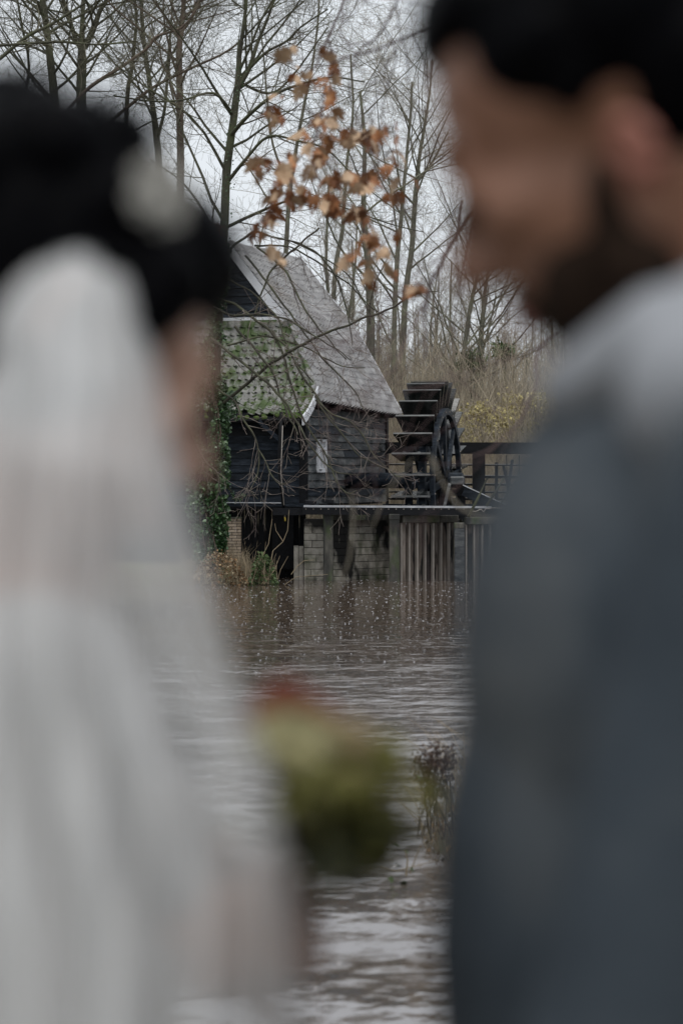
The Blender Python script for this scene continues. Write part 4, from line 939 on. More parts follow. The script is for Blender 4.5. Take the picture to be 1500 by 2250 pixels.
def near_branch(name, lab, cat, polys, leaves=(), matl='twig_red', lsz=.075, cfgL=(.5, .3, .14), nside=5, grp=None, lvl=1):
    Yb = polys[0][1]; base = at(*polys[0][0][0][:2], Yb); root = thing(name, base, lab, cat, grp); out = [[], [], [], []]
    cfg = dict(levels=2, seg=(.3, .12, .08, .05), wander=.2, trop=(0, -.1, .3, .5), n=(5, 4, 3), L=(1,)+cfgL, f0=(.1, .1, .2), ang=(25, 65), rr=.55, rmin=.0011)
    for st, y0, y1 in [(a, b, c) for a, b, c in polys]:
        pts = [at(x, y, lerp(y0, y1, i/(len(st)-1))) for i, (x, y, w_) in enumerate(st)]; sp = smooth_poly(pts, 4)
        sp = [p+Vector((noise.noise(p*9)*.008, 0, noise.noise(p*9+Vector((9, 4, 1)))*.008)) for p in sp]
        rr_ = list(np.interp(np.linspace(0, 1, len(sp)), np.linspace(0, 1, len(st)), [w_/2*y0/F for x, y, w_ in st])); out[0].append((sp, rr_))
        if nside: sprout(out, sp, rr_, nside, lvl, cfg, f0=.1)
    tubes('branch', out[0], M[matl], 6, root)
    tw = out[1]+out[2]+out[3]
    if tw: tubes('twigs', tw, M[matl], 4, root, kind='stuff')
    for (x, y, Y, s) in leaves:
        o = link(bpy.data.objects.new('leaf', LM[g.randint(5)])); o.parent = root; o.location = at(x, y, Y)-base
        o.rotation_euler = (g.uniform(-2.6, -.6), g.uniform(-.9, .9), g.uniform(0, 6.28)); o.scale = (s*g.uniform(.6, 1.1), s, s)
    return root
clus = [(645,100,1),(712,112,2),(650,150,2),(680,170,3),(725,178,2),(730,195,1),(608,215,1),(590,240,2),(612,245,1),(720,250,3),(705,262,3),(735,240,2),(670,290,2),(690,310,3),(715,290,3),(760,290,2),(785,285,3),(810,290,4),(825,300,3),(845,275,2),(870,278,1),(865,325,2),(570,345,3),(580,360,2),(640,340,2),(620,365,3),(650,350,1),(690,365,2),(705,350,2),(715,330,1),(728,385,3),(750,380,3),(775,380,3),(795,385,3),(808,400,2),(620,395,3),(610,415,3),(635,420,3),(600,430,2),(665,420,2),(680,440,3),(700,430,2),(720,440,3),(745,430,2),(770,455,2),(590,465,2),(572,490,3),(590,485,1),(785,465,3),(800,470,2),(815,510,3),(805,525,2),(770,552,2),(835,545,1),(842,550,1),(805,580,2),(806,600,1),(606,545,2),(618,565,1),(470,500,3),(455,545,2),(485,510,1),(855,360,1),(890,390,1),(880,430,1),(848,430,1),(875,500,1),(560,360,1),(740,150,1),(914,625,2),(850,590,1)]
lv = []
for x, y, n in clus:
    for _ in range(int(n*1.8+.5)): lv.append((x+g.randn()*8, y+g.randn()*8, 12+g.randn()*.35, .095*g.uniform(.55, 1.25)))
near_branch('oak_branch', 'reddish branch hanging from above with clusters of withered brown leaves', 'branch',
  [([(765,-40,6),(756,0,6),(738,45,5),(722,85,5),(700,130,4),(680,160,4),(640,180,2)], 12.6, 12.6),
   ([(722,85,4),(735,140,4),(712,190,4),(705,250,4),(690,310,4),(655,350,3),(620,390,3),(600,440,3),(578,490,2)], 12.6, 12.5),
   ([(705,250,3),(745,285,3),(790,290,3),(840,285,3),(872,275,2)], 12.5, 12.4), ([(705,300,3),(715,350,3),(745,385,3),(790,390,3),(860,330,2)], 12.5, 12.7),
   ([(655,350,3),(640,420,3),(700,440,3),(770,450,3),(800,500,3),(806,590,2)], 12.5, 12.5), ([(690,310,2),(720,260,2),(640,240,2),(590,235,2)], 12.7, 12.9),
   ([(800,500,2),(840,540,2),(880,430,2)], 12.5, 12.6), ([(600,440,2),(560,500,2),(480,505,2),(455,540,2)], 12.4, 12.1)], lv, nside=4, cfgL=(.2, .12, .06))
near_branch('overhanging_branch', 'long reddish bare branch sweeping in above the brown leaves towards the man’s hair', 'branch',
  [([(1010,20,5),(992,32,7),(960,50,6),(904,76,6),(860,95,6),(812,112,5),(770,125,5),(728,140,4),(690,150,2)], 9.0, 9.6), ([(878,-20,5),(868,10,5),(842,62,5),(815,92,4),(784,120,4),(770,200,3),(785,260,2)], 9.3, 9.6),
   ([(784,120,3),(745,70,3),(765,10,2),(770,-20,2)], 9.5, 9.5), ([(842,62,3),(870,120,3),(850,190,3),(835,240,2)], 9.3, 9.6), ([(904,76,3),(925,130,2),(935,175,3),(945,140,3)], 9, 9.2)], nside=3)
near_branch('hanging_branch', 'dark blurred branch slanting down from the man’s face towards the wheel', 'branch',
  [([(1060,440,9),(1030,472,9),(1005,510,8),(985,545,8),(962,590,7),(945,620,8),(938,650,6),(932,690,5)], 8.2, 8.4), ([(1010,440,5),(1006,480,5),(1000,515,5)], 8.2, 8.2), ([(938,650,4),(905,720,4),(885,760,4),(870,800,3),(820,850,2)], 8.4, 8.1), ([(935,640,4),(932,700,4),(935,760,5),(930,800,2)], 8.4, 8.4)],
  [(912,628,8.4,.07), (925,640,8.4,.05), (900,635,8.4,.04)], nside=5)
near_branch('hanging_branch', 'knobbly blurred branch curving down between the man’s neck and the yellow shrub', 'branch',
  [([(1225,735,6),(1190,762,6),(1176,800,7),(1180,835,5),(1165,875,5),(1140,925,5),(1105,965,4),(1070,992,4),(1010,1010,2)], 7.6, 7.4), ([(1190,762,5),(1150,780,4),(1120,790,2)], 7.6, 7.7)], nside=3)
near_branch('crossing_twig', 'pale blurred twig crossing low in front of the wheel and deck', 'twig',
  [([(955,1010,7),(958,1035,7),(968,1062,7),(990,1095,7),(1015,1120,6),(1050,1135,5),(1130,1140,4)], 6.0, 6.2), ([(958,1035,4),(945,1000,4)], 6.0, 6.0)], matl='twig_pale', nside=0)
near_branch('crossing_twig', 'pale blurred twig hanging in front of the block wall, bending at the river', 'twig',
  [([(770,1080,5),(775,1150,6),(768,1220,6),(755,1265,6),(735,1290,4)], 6.4, 6.6), ([(668,1290,4),(655,1310,5),(640,1290,3)], 6.4, 6.4), ([(905,1010,3),(850,1080,4),(820,1160,3)], 6.4, 6.5)], matl='twig_pale', nside=0)
near_branch('overhanging_branch', 'dark tangle of thin branches at the top behind the man’s hair', 'branch',
  [([(1520,60,14),(1480,70,12),(1450,45,9),(1425,5,6)], 14, 14), ([(1520,110,10),(1470,85,8),(1455,120,6),(1440,30,4)], 14.5, 14), ([(1510,20,8),(1470,20,6),(1440,-10,5)], 14, 14.4)], matl='twig', nside=16, cfgL=(.45, .25, .12))

# reeds on the spit
rg_ = random.Random(6)
def gz(X, Y): return gh(np.array(X), np.array(Y)).item()
rd = []; rb = []; sd_ = []
for i in range(2200):
    Y = rg_.uniform(13.9, 16.9); X = rg_.uniform(.05*Y/3, .2*Y)
    z = gz(X, Y)
    if z < -.05: continue
    h_ = rg_.uniform(.12, .60); l_ = rg_.gauss(-.2, .35); p = Vector((X, Y, z-.03)); q = p+Vector((l_*h_, rg_.gauss(0, .1)*h_, h_)); m = p.lerp(q, .5)+Vector((-l_*h_*.2, 0, h_*.05))
    rd.append(([p, m, q], [.0035, .0028, .001]))
tag(tubes('reed_bed', rd, M['straw'], 3, None, kind='stuff'), 'tan dry grass tufts on the spit of bank before the man', 'reeds')
rp = thing('seed_plant', at(930, 1780, 14.6), 'dry plant with dark brown seed heads leaning over the river by the man', 'plant'); sst = []; C = []
for i in range(44):
    x0, y0 = rg_.uniform(915, 1010), rg_.uniform(1740, 1850); x1, y1 = rg_.uniform(905, 990), rg_.uniform(1640, 1730); p, q = at(x0, y0, 14.6), at(x1, y1, 14.5)
    sst.append(([p, p.lerp(q, .55)+Vector((0, 0, .02)), q], [.003, .0025, .0012]))
    for _ in range(16): C.append((q.x+rg_.gauss(0, .02), q.y+rg_.gauss(0, .03), q.z+rg_.gauss(-.01, .028)))
tubes('stems', sst, M['seed'], 4, rp); leafcloud('seed_heads', C, [.014+.014*rg_.random() for _ in C], M['seed'], rp, seed=9, kind='stuff')
rp2 = thing('dock_plant', at(895, 1920, 14.2), 'small plant with broad green leaves at the water edge of the spit', 'plant')
tubes('stems', [([at(892, 1925, 14.2), at(896, 1890, 14.2), at(890, 1868, 14.2)], [.006, .005, .003]), ([at(900, 1920, 14.2), at(915, 1880, 14.2), at(922, 1862, 14.2)], [.005, .004, .002]), ([at(830, 1905, 14.2), at(870, 1915, 14.2), at(960, 1890, 14.2)], [.004, .004, .002])], M['straw'], 5, rp2)
for (x, y, s) in ((880, 1862, .07), (888, 1870, .06), (885, 1935, .06), (915, 1700, .05), (905, 1905, .05), (870, 1900, .05), (860, 1925, .05)):
    leafcloud('leaf', [tuple(at(x, y, 14.2))], [s], M['green_leaf'], rp2, seed=int(x))
C = [(lambda X, Y: (X, Y, gz(X, Y)+rg_.uniform(0, .12)))(rg_.uniform(.2, 2.4), rg_.uniform(13.9, 17)) for _ in range(2600)]
leafcloud('x', C, [.02+.03*rg_.random() for _ in C], M['dry_leaf'], None, seed=10, kind='stuff').name = 'spit_foliage'
tag(bpy.data.objects['spit_foliage'], 'low withered brown leaves covering the spit of bank', 'ground cover')

# ------------------------------------------------------------------ people
ICO = {}
def ico(sub=3):
    if sub not in ICO:
        bm = bmesh.new(); bmesh.ops.create_icosphere(bm, subdivisions=sub, radius=1); ICO[sub] = ([v.co.copy() for v in bm.verts], [tuple(v.index for v in f.verts) for f in bm.faces]); bm.free()
    return ICO[sub]
def fused(name, prims, matl, parent, vox=.006, smooth=4, Mx=None, sub=3):
    """prims: ('e', centre, radii[, axes]) ellipsoids and ('c', p, r, q, r2) tapered limbs, fused into one skin"""
    V, Fc = [], []; o0 = org(parent)
    def add(vs, fs): n = len(V); V.extend(vs); Fc.extend([tuple(i+n for i in f) for f in fs])
    for pr in prims:
        vs, fs = ico(sub)
        if pr[0] == 'e':
            c = Vector(pr[1]); rx, ry, rz = pr[2]; A = pr[3] if len(pr) > 3 else Matrix.Identity(3)
            add([c+A@Vector((v.x*rx, v.y*ry, v.z*rz)) for v in vs], fs)
        else:
            p, r1, q, r2 = Vector(pr[1]), pr[2], Vector(pr[3]), pr[4]; d = q-p; L = d.length; d.normalize()
            out = []
            for v in vs:
                t = v.dot(d); out.append((q+v*r2) if t > 0 else (p+v*r1))
            add(out, fs)
    if Mx is not None: V = [Mx@v for v in V]
    me = bpy.data.meshes.new(name); me.from_pydata([tuple(v-o0) for v in V], [], Fc); me.update()
    tmp = link(bpy.data.objects.new(name+'_t', me))
    rm_ = tmp.modifiers.new('r', 'REMESH'); rm_.mode = 'VOXEL'; rm_.voxel_size = vox
    if smooth: s_ = tmp.modifiers.new('s', 'SMOOTH'); s_.iterations = smooth; s_.factor = .5
    dg = bpy.context.evaluated_depsgraph_get(); m2 = bpy.data.meshes.new_from_object(tmp.evaluated_get(dg)); m2.name = name
    bpy.data.objects.remove(tmp); bpy.data.meshes.remove(me); m2.materials.clear()
    return mkobj(name, m2, matl, parent, True)
def hand_prims(wrist, d, up, s=1.0, curl=.9):
    """palm and five bent fingers; d = pointing direction, up = back of the hand"""
    d = Vector(d).normalized(); up = (Vector(up)-d*Vector(up).dot(d)).normalized(); side = d.cross(up); A = Matrix((d, side, up)).transposed()
    pr = [('e', Vector(wrist)+d*.045*s, (.05*s, .040*s, .016*s), A), ('c', Vector(wrist)-d*.02*s, .026*s, Vector(wrist)+d*.02*s, .025*s)]
    for i, (o_, L) in enumerate(((-.030, .070), (-.010, .080), (.011, .075), (.030, .060))):
        p = Vector(wrist)+d*.085*s+side*o_*s; a = 0
        for j, fr in enumerate((.45, .3, .25)):
            a += curl*(.35, .75, .6)[j]; q = p+(d*math.cos(a)-up*math.sin(a))*L*fr*s; r_ = (.0092-.001*j)*s; pr.append(('c', p, r_, q, r_*.9)); p = q
    p = Vector(wrist)+d*.025*s-side*.032*s
    for j, L in enumerate((.035, .03, .025)):
        q = p+(d*(.75-.1*j)-side*(.55-.3*j)-up*(.3+.25*j)).normalized()*L*s; pr.append(('c', p, .0115*s, q, .010*s)); p = q
    return pr
def head_matrix(H, yaw_f, pitch, s):     # local +x forward, +y person's left, +z up
    f = Vector(yaw_f).normalized(); l = ZZ.cross(f).normalized(); f2 = f*math.cos(pitch)-ZZ*math.sin(pitch); u = f2.cross(l)
    A = Matrix((f2, l, u)).transposed(); return Matrix.Translation(H)@A.to_4x4()@Matrix.Scale(s, 4), A
def face_prims(male=True):
    j = 1 if male else .88
    pr = [('e', (-.012, 0, .035), (.098, .076, .088)), ('e', (.03, 0, -.03), (.062, .062*j, .082)), ('e', (.035, 0, -.085), (.05, .05*j, .032)), ('e', (.074, 0, -.108), (.018, .022*j, .018)),
          ('c', (.088, 0, .012), .010, (.113, 0, -.028), .012*j), ('e', (.100, .013, -.034), (.012, .009, .009)), ('e', (.100, -.013, -.034), (.012, .009, .009)),
          ('c', (.080, -.038, .028), .012*j, (.080, .038, .028), .012*j), ('e', (.062, .042, -.018), (.024, .02, .02)), ('e', (.062, -.042, -.018), (.024, .02, .02)),
          ('e', (.088, 0, -.064), (.014, .024, .016))]
    return pr
def lids(): return [('e', (.077, sg*.031, .006), (.0155, .0165, .0135)) for sg in (1, -1)]
def tr_prims(prims, Mx, A, s):
    out = []
    for p in prims:
        if p[0] == 'e': out.append(('e', Mx@Vector(p[1]), tuple(r*s for r in p[2]), A@(p[3] if len(p) > 3 else Matrix.Identity(3))))
        else: out.append(('c', Mx@Vector(p[1]), p[2]*s, Mx@Vector(p[3]), p[4]*s))
    return out
def ears(root, Mx, A, s, matl):
    for sgn in (1, -1):
        pr = []
        ring = [(-.02+.016*math.cos(t)-.0, sgn*(.079+.006*(1-math.cos(t)*.6)), .002+.030*math.sin(t)) for t in np.linspace(-1.9, 3.3, 9)]
        for a, b in zip(ring, ring[1:]): pr.append(('c', a, .0065, b, .0065))
        pr.append(('e', (-.008, sgn*.078, -.028), (.009, .006, .010))); pr.append(('e', (-.024, sgn*.077, -.004), (.008, .005, .022)))
        fused('ear', tr_prims(pr, Mx, A, s), matl, root, .0022, 2, sub=2)
GB = .9
# --- the man
HM = Vector((.156, 1.40, 2.601)); sM = 1.02
MxM, AM = head_matrix(HM, (-math.cos(R(16)), math.sin(R(16)), 0), R(31), sM)
man = thing('person', (.2, 1.4, GB), 'dark haired bearded man in blue grey suit looking down, out of focus', 'person')
shN, shF = Vector((.222, 1.215, 2.385)), Vector((.262, 1.60, 2.385))
elN, elF = Vector((.132, 1.18, 2.06)), Vector((.19, 1.62, 2.06)); wrN, wrF = Vector((.0, 1.29, 1.84)), Vector((.02, 1.53, 1.86))
body = tr_prims(face_prims()+lids(), MxM, AM, sM)
body += [('c', MxM@Vector((-.035, 0, -.05)), .057, (.228, 1.405, 2.44), .066), ('e', (.205, 1.4, 2.28), (.10, .15, .18)), ('e', (.2, 1.4, 2.02), (.10, .14, .18)), ('e', (.21, 1.4, 1.84), (.10, .15, .12)),
         ('c', shN, .045, elN, .038), ('c', elN, .038, wrN, .026), ('c', shF, .045, elF, .038), ('c', elF, .038, wrF, .026), ('c', (.225, 1.4, 2.40), .06, shN, .045), ('c', (.235, 1.4, 2.40), .06, shF, .045)]
for sy in (-.09, .09):
    body += [('c', (.21, 1.4+sy, 1.80), .085, (.2, 1.4+sy, 1.38), .055), ('c', (.2, 1.4+sy, 1.38), .053, (.22, 1.4+sy, .97), .035), ('c', (.22, 1.4+sy, .965), .035, (.09, 1.4+sy, .935), .028)]
body += hand_prims(wrN, (-1, .25, -.3), (0, -.6, .8), 1.0); body += hand_prims(wrF, (-1, -.25, -.3), (0, .6, .8), 1.0)
bm_ = fused('body', body, M['skin'], man, .0055, 3)
MxE = MxM@Matrix.Translation((.0, 0, -.018))@Matrix.Scale(.86, 4)@Matrix.Translation((0, 0, 0))
MxE = MxM@Matrix.Translation((-.002, -.0, -.034))@Matrix.Diagonal((.48, 1, .46, 1))
ears(man, MxE, AM, sM, M['skin_red'])
hp_ = [('e', (.024, 0, .092), (.052, .066, .032)), ('e', (-.024, .052, .050), (.070, .033, .055)), ('e', (-.024, -.052, .050), (.070, .033, .055)), ('e', (-.030, 0, .048), (.090, .081, .085)), ('e', (.018, 0, .104), (.052, .058, .028)), ('e', (-.055, 0, .0), (.066, .076, .075)), ('c', (-.0, .074, .045), .020, (.004, .077, .01), .010), ('c', (0, -.074, .045), .020, (.004, -.077, .01), .010)]
fused('hair', tr_prims(hp_, MxM, AM, sM), M['hair'], man, .005, 2)
bd = []
for sgn in (1, -1):
    bd += [('c', (.024, sgn*.062, -.068), .014, (.026, sgn*.058, -.09), .019), ('c', (.02, sgn*.058, -.088), .021, (.068, sgn*.026, -.118), .022), ('c', (.098, sgn*.004, -.052), .006, (.086, sgn*.028, -.068), .007), ('c', (.086, sgn*.028, -.068), .007, (.074, sgn*.028, -.105), .012)]
bd += [('e', (.050, .045, -.076), (.032, .020, .030)), ('e', (.050, -.045, -.076), (.032, .020, .030)), ('c', (.012, .068, -.03), .008, (.03, .060, -.075), .017), ('c', (.012, -.068, -.03), .008, (.03, -.060, -.075), .017)]
bd += [('e', (.045, 0, -.136), (.034, .036, .024)), ('e', (.078, 0, -.118), (.02, .03, .02)), ('e', (.025, 0, -.120), (.045, .045, .026))]
fused('beard', tr_prims(bd, MxM, AM, sM), M['beard'], man, .0045, 2)
for sgn in (1, -1):
    fused('eyebrow', tr_prims([('c', (.089, sgn*.014, .030), .007, (.078, sgn*.046, .032), .006)], MxM, AM, sM), M['brow'], man, .0025, 1, sub=2)  # brow thickened to strengthen the painted eye shadow
    fused('lashes_and_shade', tr_prims([('c', (.0925, sgn*.022, -.004), .005, (.0955, sgn*.032, -.006), .006), ('c', (.0955, sgn*.032, -.006), .006, (.089, sgn*.044, -.004), .005)], MxM, AM, sM), M['hair'], man, .0015, 1, sub=2)  # oversized dark lashes double as painted eye-socket shade
fused('lips', tr_prims([('c', (.099, -.014, -.064), .005, (.099, .014, -.064), .005), ('c', (.097, -.012, -.072), .006, (.097, .012, -.072), .006)], MxM, AM, sM), M['lip'], man, .002, 1)
jk = [('e', (.197, 1.4, 2.29), (.132, .185, .19)), ('e', (.184, 1.4, 2.13), (.132, .175, .27)), ('e', (.2, 1.4, 1.86), (.14, .18, .13)), ('c', (.235, 1.4, 2.43), .072, shN, .068), ('c', (.235, 1.4, 2.43), .072, shF, .068),
      ('c', shN, .070, elN, .058), ('c', elN, .057, wrN.lerp(elN, .1), .042), ('c', shF, .070, elF, .058), ('c', elF, .057, wrF.lerp(elF, .1), .042), ('e', (.30, 1.4, 2.38), (.06, .12, .1))]
fused('jacket', jk, M['suit'], man, .0075, 3)
lp = [('c', (.150, 1.375, 2.475), .020, (.088, 1.375, 2.30), .016), ('c', (.150, 1.43, 2.475), .020, (.086, 1.42, 2.30), .016)]
fused('lapel', lp, M['suit'], man, .005, 2)
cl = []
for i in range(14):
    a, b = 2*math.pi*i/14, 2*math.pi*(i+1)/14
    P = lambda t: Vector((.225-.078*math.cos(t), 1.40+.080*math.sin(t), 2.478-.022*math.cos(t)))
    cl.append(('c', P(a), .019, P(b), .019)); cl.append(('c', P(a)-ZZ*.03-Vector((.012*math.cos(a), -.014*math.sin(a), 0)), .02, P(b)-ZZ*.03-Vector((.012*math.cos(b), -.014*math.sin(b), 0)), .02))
cl += [('c', (.128, 1.345, 2.448), .020, (.175, 1.31, 2.472), .032)]  # pale piece carried lower to paint the lit chest top
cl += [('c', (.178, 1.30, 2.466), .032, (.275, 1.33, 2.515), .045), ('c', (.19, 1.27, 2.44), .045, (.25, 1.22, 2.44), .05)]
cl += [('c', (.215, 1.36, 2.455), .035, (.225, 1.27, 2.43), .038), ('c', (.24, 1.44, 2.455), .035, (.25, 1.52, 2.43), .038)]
fused('lit_collar', cl, M['lit_collar'], man, .005, 3)  # shirt collar plus pale pieces painting skylight on the jacket shoulder
ts = []
for sy in (-.09, .09): ts += [('c', (.21, 1.4+sy, 1.82), .105, (.2, 1.4+sy, 1.38), .075), ('c', (.2, 1.4+sy, 1.38), .075, (.22, 1.4+sy, 1.0), .060)]
fused('trousers', ts, M['suit'], man, .009, 3)
for sy in (-.09, .09): fused('shoe', [('c', (.235, 1.4+sy, .945), .045, (.08, 1.4+sy, .935), .036)], M['shoe'], man, .006, 2)

# --- the bride
HB = Vector((-.178, 1.50, 2.474)); sB = 1.0
MxB, AB = head_matrix(HB, (math.cos(R(22)), math.sin(R(22)), 0), R(24), sB)
bride = thing('person', (-.19, 1.5, GB), 'dark haired woman in white wedding dress and long pale veil, out of focus', 'person')
bN, bF = Vector((-.165, 1.345, 2.285)), Vector((-.21, 1.66, 2.285)); beN, beF = Vector((-.145, 1.33, 2.04)), Vector((-.17, 1.68, 2.04)); bwN, bwF = Vector((-.118, 1.43, 2.118)), Vector((-.12, 1.56, 2.118))
body = tr_prims(face_prims(False)+lids(), MxB, AB, sB)
body += [('c', MxB@Vector((-.03, 0, -.05)), .047, (-.20, 1.5, 2.32), .052), ('e', (-.2, 1.5, 2.18), (.085, .125, .15)), ('e', (-.2, 1.5, 2.0), (.075, .11, .16)), ('e', (-.2, 1.5, 1.82), (.10, .15, .12)),
         ('c', (-.2, 1.5, 2.31), .045, bN, .038), ('c', (-.2, 1.5, 2.31), .045, bF, .038), ('c', bN, .038, beN, .031), ('c', beN, .031, bwN, .021), ('c', bF, .038, beF, .031), ('c', beF, .031, bwF, .021),
         ('e', (-.13, 1.455, 2.17), (.05, .05, .05)), ('e', (-.13, 1.545, 2.17), (.05, .05, .05))]
for sy in (-.08, .08):
    body += [('c', (-.2, 1.5+sy, 1.78), .082, (-.2, 1.5+sy, 1.36), .052), ('c', (-.2, 1.5+sy, 1.36), .05, (-.22, 1.5+sy, .97), .033), ('c', (-.22, 1.5+sy, .96), .033, (-.10, 1.5+sy, .93), .026)]
body += hand_prims(bwN, (1, .35, .15), (-.2, -1, .3), .92, 1.1); body += hand_prims(bwF, (1, -.35, .15), (-.2, 1, .3), .92, 1.1)
fused('body', body, M['skin_f'], bride, .0055, 3)
ears(bride, MxB, AB, sB, M['skin_f'])
hr = [('e', (-.026, 0, .045), (.103, .087, .095)), ('e', (.035, 0, .085), (.058, .066, .05)), ('e', (-.055, 0, .0), (.07, .08, .08)), ('c', (.03, -.07, .06), .024, (.008, -.08, -.02), .016), ('c', (.03, .07, .06), .024, (.008, .08, -.02), .016),
      ('e', (-.10, -.01, .07), (.055, .06, .055)), ('e', (-.06, -.03, .105), (.045, .05, .04)), ('e', (-.13, .02, .03), (.045, .05, .05))]
hb_ = tr_prims(hr, MxB, AB, sB)
hb_ += [('e', at(258, 300, 1.49), (.024, .03, .020)), ('e', at(10, 225, 1.5), (.03, .03, .022)), ('e', at(170, 255, 1.5), (.022, .03, .016)), ('e', at(235, 370, 1.49), (.028, .045, .030)), ('e', at(150, 350, 1.49), (.036, .045, .034)), ('e', at(20, 300, 1.5), (.040, .05, .036)), ('e', at(80, 460, 1.48), (.055, .05, .05)), ('e', at(200, 480, 1.47), (.045, .05, .042)), ('e', at(-60, 450, 1.5), (.05, .05, .06)), ('c', MxB@Vector((.0, -.075, .02)), .03, MxB@Vector((-.02, -.07, -.03)), .026), ('e', at(350, 610, 1.47), (.026, .04, .034))]
hobj = fused('hair', hb_, M['hair'], bride, .005, 2)
g2 = random.Random(3); st = []
for i in range(260):
    x = g2.uniform(-20, 330); y = np.interp(x, [0, 50, 120, 200, 280, 330], [190, 195, 250, 250, 290, 340]); p = at(x, y+25, 1.5+g2.gauss(0, .03)); d = Vector((g2.gauss(.25, .5), g2.gauss(0, .3), 1)).normalized()
    L = g2.uniform(.012, .034); st.append(([p, p+d*L*.6, p+d*L+Vector((.006, 0, -.002))], [.0010, .0008, .0005]))
for i in range(30):
    p = at(g2.uniform(400, 455), g2.uniform(500, 640), 1.47); d = Vector((1, g2.gauss(0, .3), g2.gauss(.2, .5))).normalized(); L = g2.uniform(.01, .025); st.append(([p, p+d*L*.6, p+d*L], [.0007, .0005, .0003]))
tubes('loose_strands', st, M['hair'], 3, hobj, kind='stuff')
for sgn in (1, -1):
    fused('eyebrow', tr_prims([('c', (.087, sgn*.014, .032), .0035, (.076, sgn*.046, .036), .0025)], MxB, AB, sB), M['brow'], bride, .002, 1, sub=2)
    fused('lashes_and_shade', tr_prims([('c', (.0925, sgn*.024, -.003), .0028, (.0955, sgn*.032, -.005), .003), ('c', (.0955, sgn*.032, -.005), .003, (.089, sgn*.042, -.004), .0025)], MxB, AB, sB), M['hair'], bride, .0015, 1, sub=2)  # thick dark lashes also stand for the socket shade
fused('lips', tr_prims([('c', (.099, -.013, -.064), .005, (.099, .013, -.064), .005), ('c', (.097, -.011, -.072), .006, (.097, .011, -.072), .006)], MxB, AB, sB), M['lip'], bride, .002, 1)
def flower(name, c, r, matl, parent, n=11, seed=0, facing=Vector((0, -1, .3))):
    g3 = random.Random(seed); mbx = MB(); f = facing.normalized(); s = f.orthogonal().normalized(); t = f.cross(s)
    for k_ in range(n):
        an = k_*2.4; ring = .25+.75*k_/n; el = 1.25-1.05*ring; d = (s*math.cos(an)+t*math.sin(an)); o = Vector(c)
        q0 = o+d*r*.12*ring; tip = o+(d*math.cos(el)+f*math.sin(el))*r; w_ = (d.cross(f)).normalized()*r*.42
        mid = o+(d*math.cos(el+.35)+f*math.sin(el+.35))*r*.62
        b = len(mbx.v); mbx.v += [tuple(q0-w_*.3), tuple(q0+w_*.3), tuple(mid+w_-f*r*.0), tuple(mid-w_), tuple(tip+w_*.6-f*r*.06), tuple(tip-w_*.6-f*r*.06), tuple(tip+d*r*.06)]
        mbx.f += [(b, b+1, b+2, b+3), (b+3, b+2, b+4, b+5), (b+5, b+4, b+6)]
    o = mbx.build(name, matl, parent, True); return o
for (x, y, Y, r, sd2) in ((345, 385, 1.46, .014, 1), (372, 432, 1.47, .015, 2), (322, 445, 1.44, .015, 3), (358, 478, 1.45, .014, 4), (318, 400, 1.45, .013, 5)):
    flower('hair_flower', at(x, y, Y), r, M['petal_grey'], bride, seed=sd2, facing=Vector((.3, -1, .4)))
dr = [('e', (-.2, 1.5, 2.19), (.098, .142, .15)), ('e', (-.2, 1.5, 2.0), (.09, .125, .18)), ('e', (-.2, 1.5, 1.82), (.13, .17, .14)), ('c', (-.2, 1.5, 1.82), .15, (-.24, 1.5, 1.15), .27), ('e', (-.24, 1.5, 1.03), (.36, .34, .11)),
      ('c', bN, .046, beN, .041), ('c', beN, .040, bwN.lerp(beN, .12), .030), ('c', bF, .046, beF, .041), ('c', beF, .040, bwF.lerp(beF, .12), .030), ('e', (-.13, 1.455, 2.17), (.056, .056, .056)), ('e', (-.13, 1.545, 2.17), (.056, .056, .056)),
      ('c', (-.2, 1.5, 2.28), .06, bN, .048), ('c', (-.2, 1.5, 2.28), .06, bF, .048)]
fused('dress', dr, M['dress'], bride, .0075, 3)
# veil: gathered at the back of the hair, widening down the arm and back
er = [(250,572),(300,640),(330,760),(345,850),(372,1000),(405,1120),(440,1240),(478,1340),(520,1470),(560,1570),(600,1670),(628,1780),(650,1900),(668,2020),(672,2150),(672,2320),(675,2700),(690,3400),(700,4200)]
el_ = [(90,580),(20,630),(-30,710),(-30,800),(-90,900),(-140,1050),(-190,1200),(-230,1350),(-260,1500),(-280,1600),(-300,1700),(-320,1800),(-330,1900),(-340,2000),(-350,2150),(-360,2320),(-380,2700),(-400,3400),(-420,4200)]
nu = 90; V = []
for i, ((xr, yr), (xl_, yl)) in enumerate(zip(er, el_)):
    pass
import itertools
def rs_(pl, n):
    P = [Vector((x, y, 0)) for x, y in pl]; P = smooth_poly(P, 4); return P
RR, LL = rs_(er, 4), rs_(el_, 4); nv = len(RR)
for i in range(nv):
    v = i/(nv-1); amp = .003+.016*min(1, v*3)
    for j in range(nu+1):
        u = j/nu; x = lerp(LL[i].x, RR[i].x, u); y = lerp(LL[i].y, RR[i].y, u)-22*math.sin(u*math.pi)*max(0, 1-v*14)
        bow = math.sin(u*math.pi)**.5; Y = 1.445-.065*bow*(1 if v < .3 else 1)-.12*min(1, v*4)*bow + amp*(math.sin(u*34+2.5*math.sin(v*5))+.6*math.sin(u*71+v*6))
        V.append(at(x, y, Y)+Vector((.003*math.sin(u*50+v*9), 0, 0)))
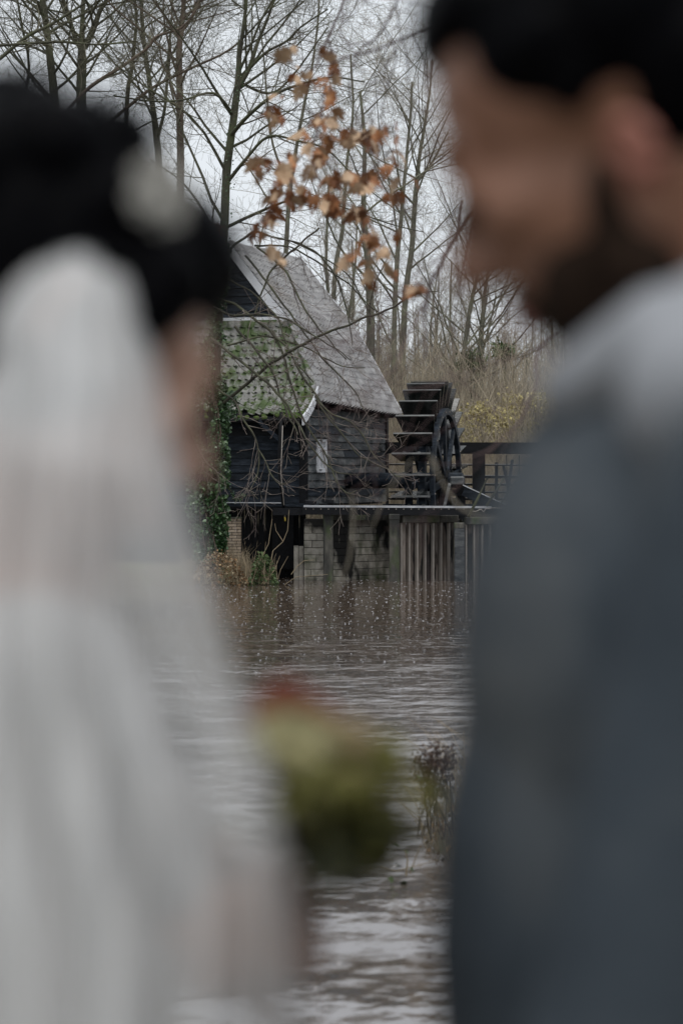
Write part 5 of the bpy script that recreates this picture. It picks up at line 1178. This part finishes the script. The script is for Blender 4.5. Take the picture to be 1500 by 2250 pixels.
idx = np.arange(nv*(nu+1)).reshape(nv, nu+1); Q = np.stack([idx[:-1, :-1], idx[:-1, 1:], idx[1:, 1:], idx[1:, :-1]], -1).reshape(-1, 4)
np_mesh('veil', [tuple(p) for p in V], Q, M['veil'], bride, True)
cb = MB(); cb.tube([at(110, 585, 1.40), at(160, 566, 1.385), at(220, 564, 1.385), at(262, 580, 1.40)], .006, 8); cb.build('veil_comb', M['hair'], bride, True)
# --- the bouquet
bq = thing('bouquet', at(715, 1800, 1.49), 'round bridal bouquet of rust and cream flowers over olive leaves', 'bouquet')
for i, (x, y, Y, r, m3) in enumerate(((625,1560,1.50,.020,'petal_red'),(665,1580,1.49,.018,'petal_red'),(700,1600,1.5,.016,'petal_red'),(610,1650,1.46,.024,'petal_cream'),(660,1645,1.45,.023,'petal_cream'),(705,1665,1.46,.020,'petal_tan'),(760,1650,1.47,.020,'petal_tan'),(800,1675,1.48,.018,'petal_tan'),(835,1700,1.49,.014,'petal_tan'),(740,1700,1.45,.018,'petal_tan'),(590,1600,1.48,.018,'petal_red'))):
    flower('flower', at(x, y, Y), r, M[m3], bq, seed=i, n=13, facing=Vector((.1, -1, .55)))
g4 = np.random.RandomState(8)
C = [tuple(at(745+g4.randn()*62, 1745+g4.randn()*48, 1.46+g4.randn()*.03)) for _ in range(260)]
leafcloud('olive_leaves', C, .013+.012*g4.rand(260), M['olive'], bq, seed=3, kind='stuff')
C = [tuple(at(760+g4.randn()*50, 1848+g4.randn()*36, 1.46+g4.randn()*.03)) for _ in range(300)]
leafcloud('dark_leaves', C, .012+.012*g4.rand(300), M['deep_green'], bq, seed=4, kind='stuff')
fused('foam_core', [('e', at(735, 1730, 1.5), (.022, .022, .020)), ('e', at(745, 1830, 1.5), (.018, .020, .020))], M['deep_green'], bq, .004, 2)
tubes('stems', [([at(735+dx, 1850, 1.49), at(700+dx*.3, 1930, 1.49), at(690-dx*.4, 2080, 1.49)], [.003, .003, .003]) for dx in (-18, -9, 0, 9, 18, 24)], M['olive'], 5, bq)
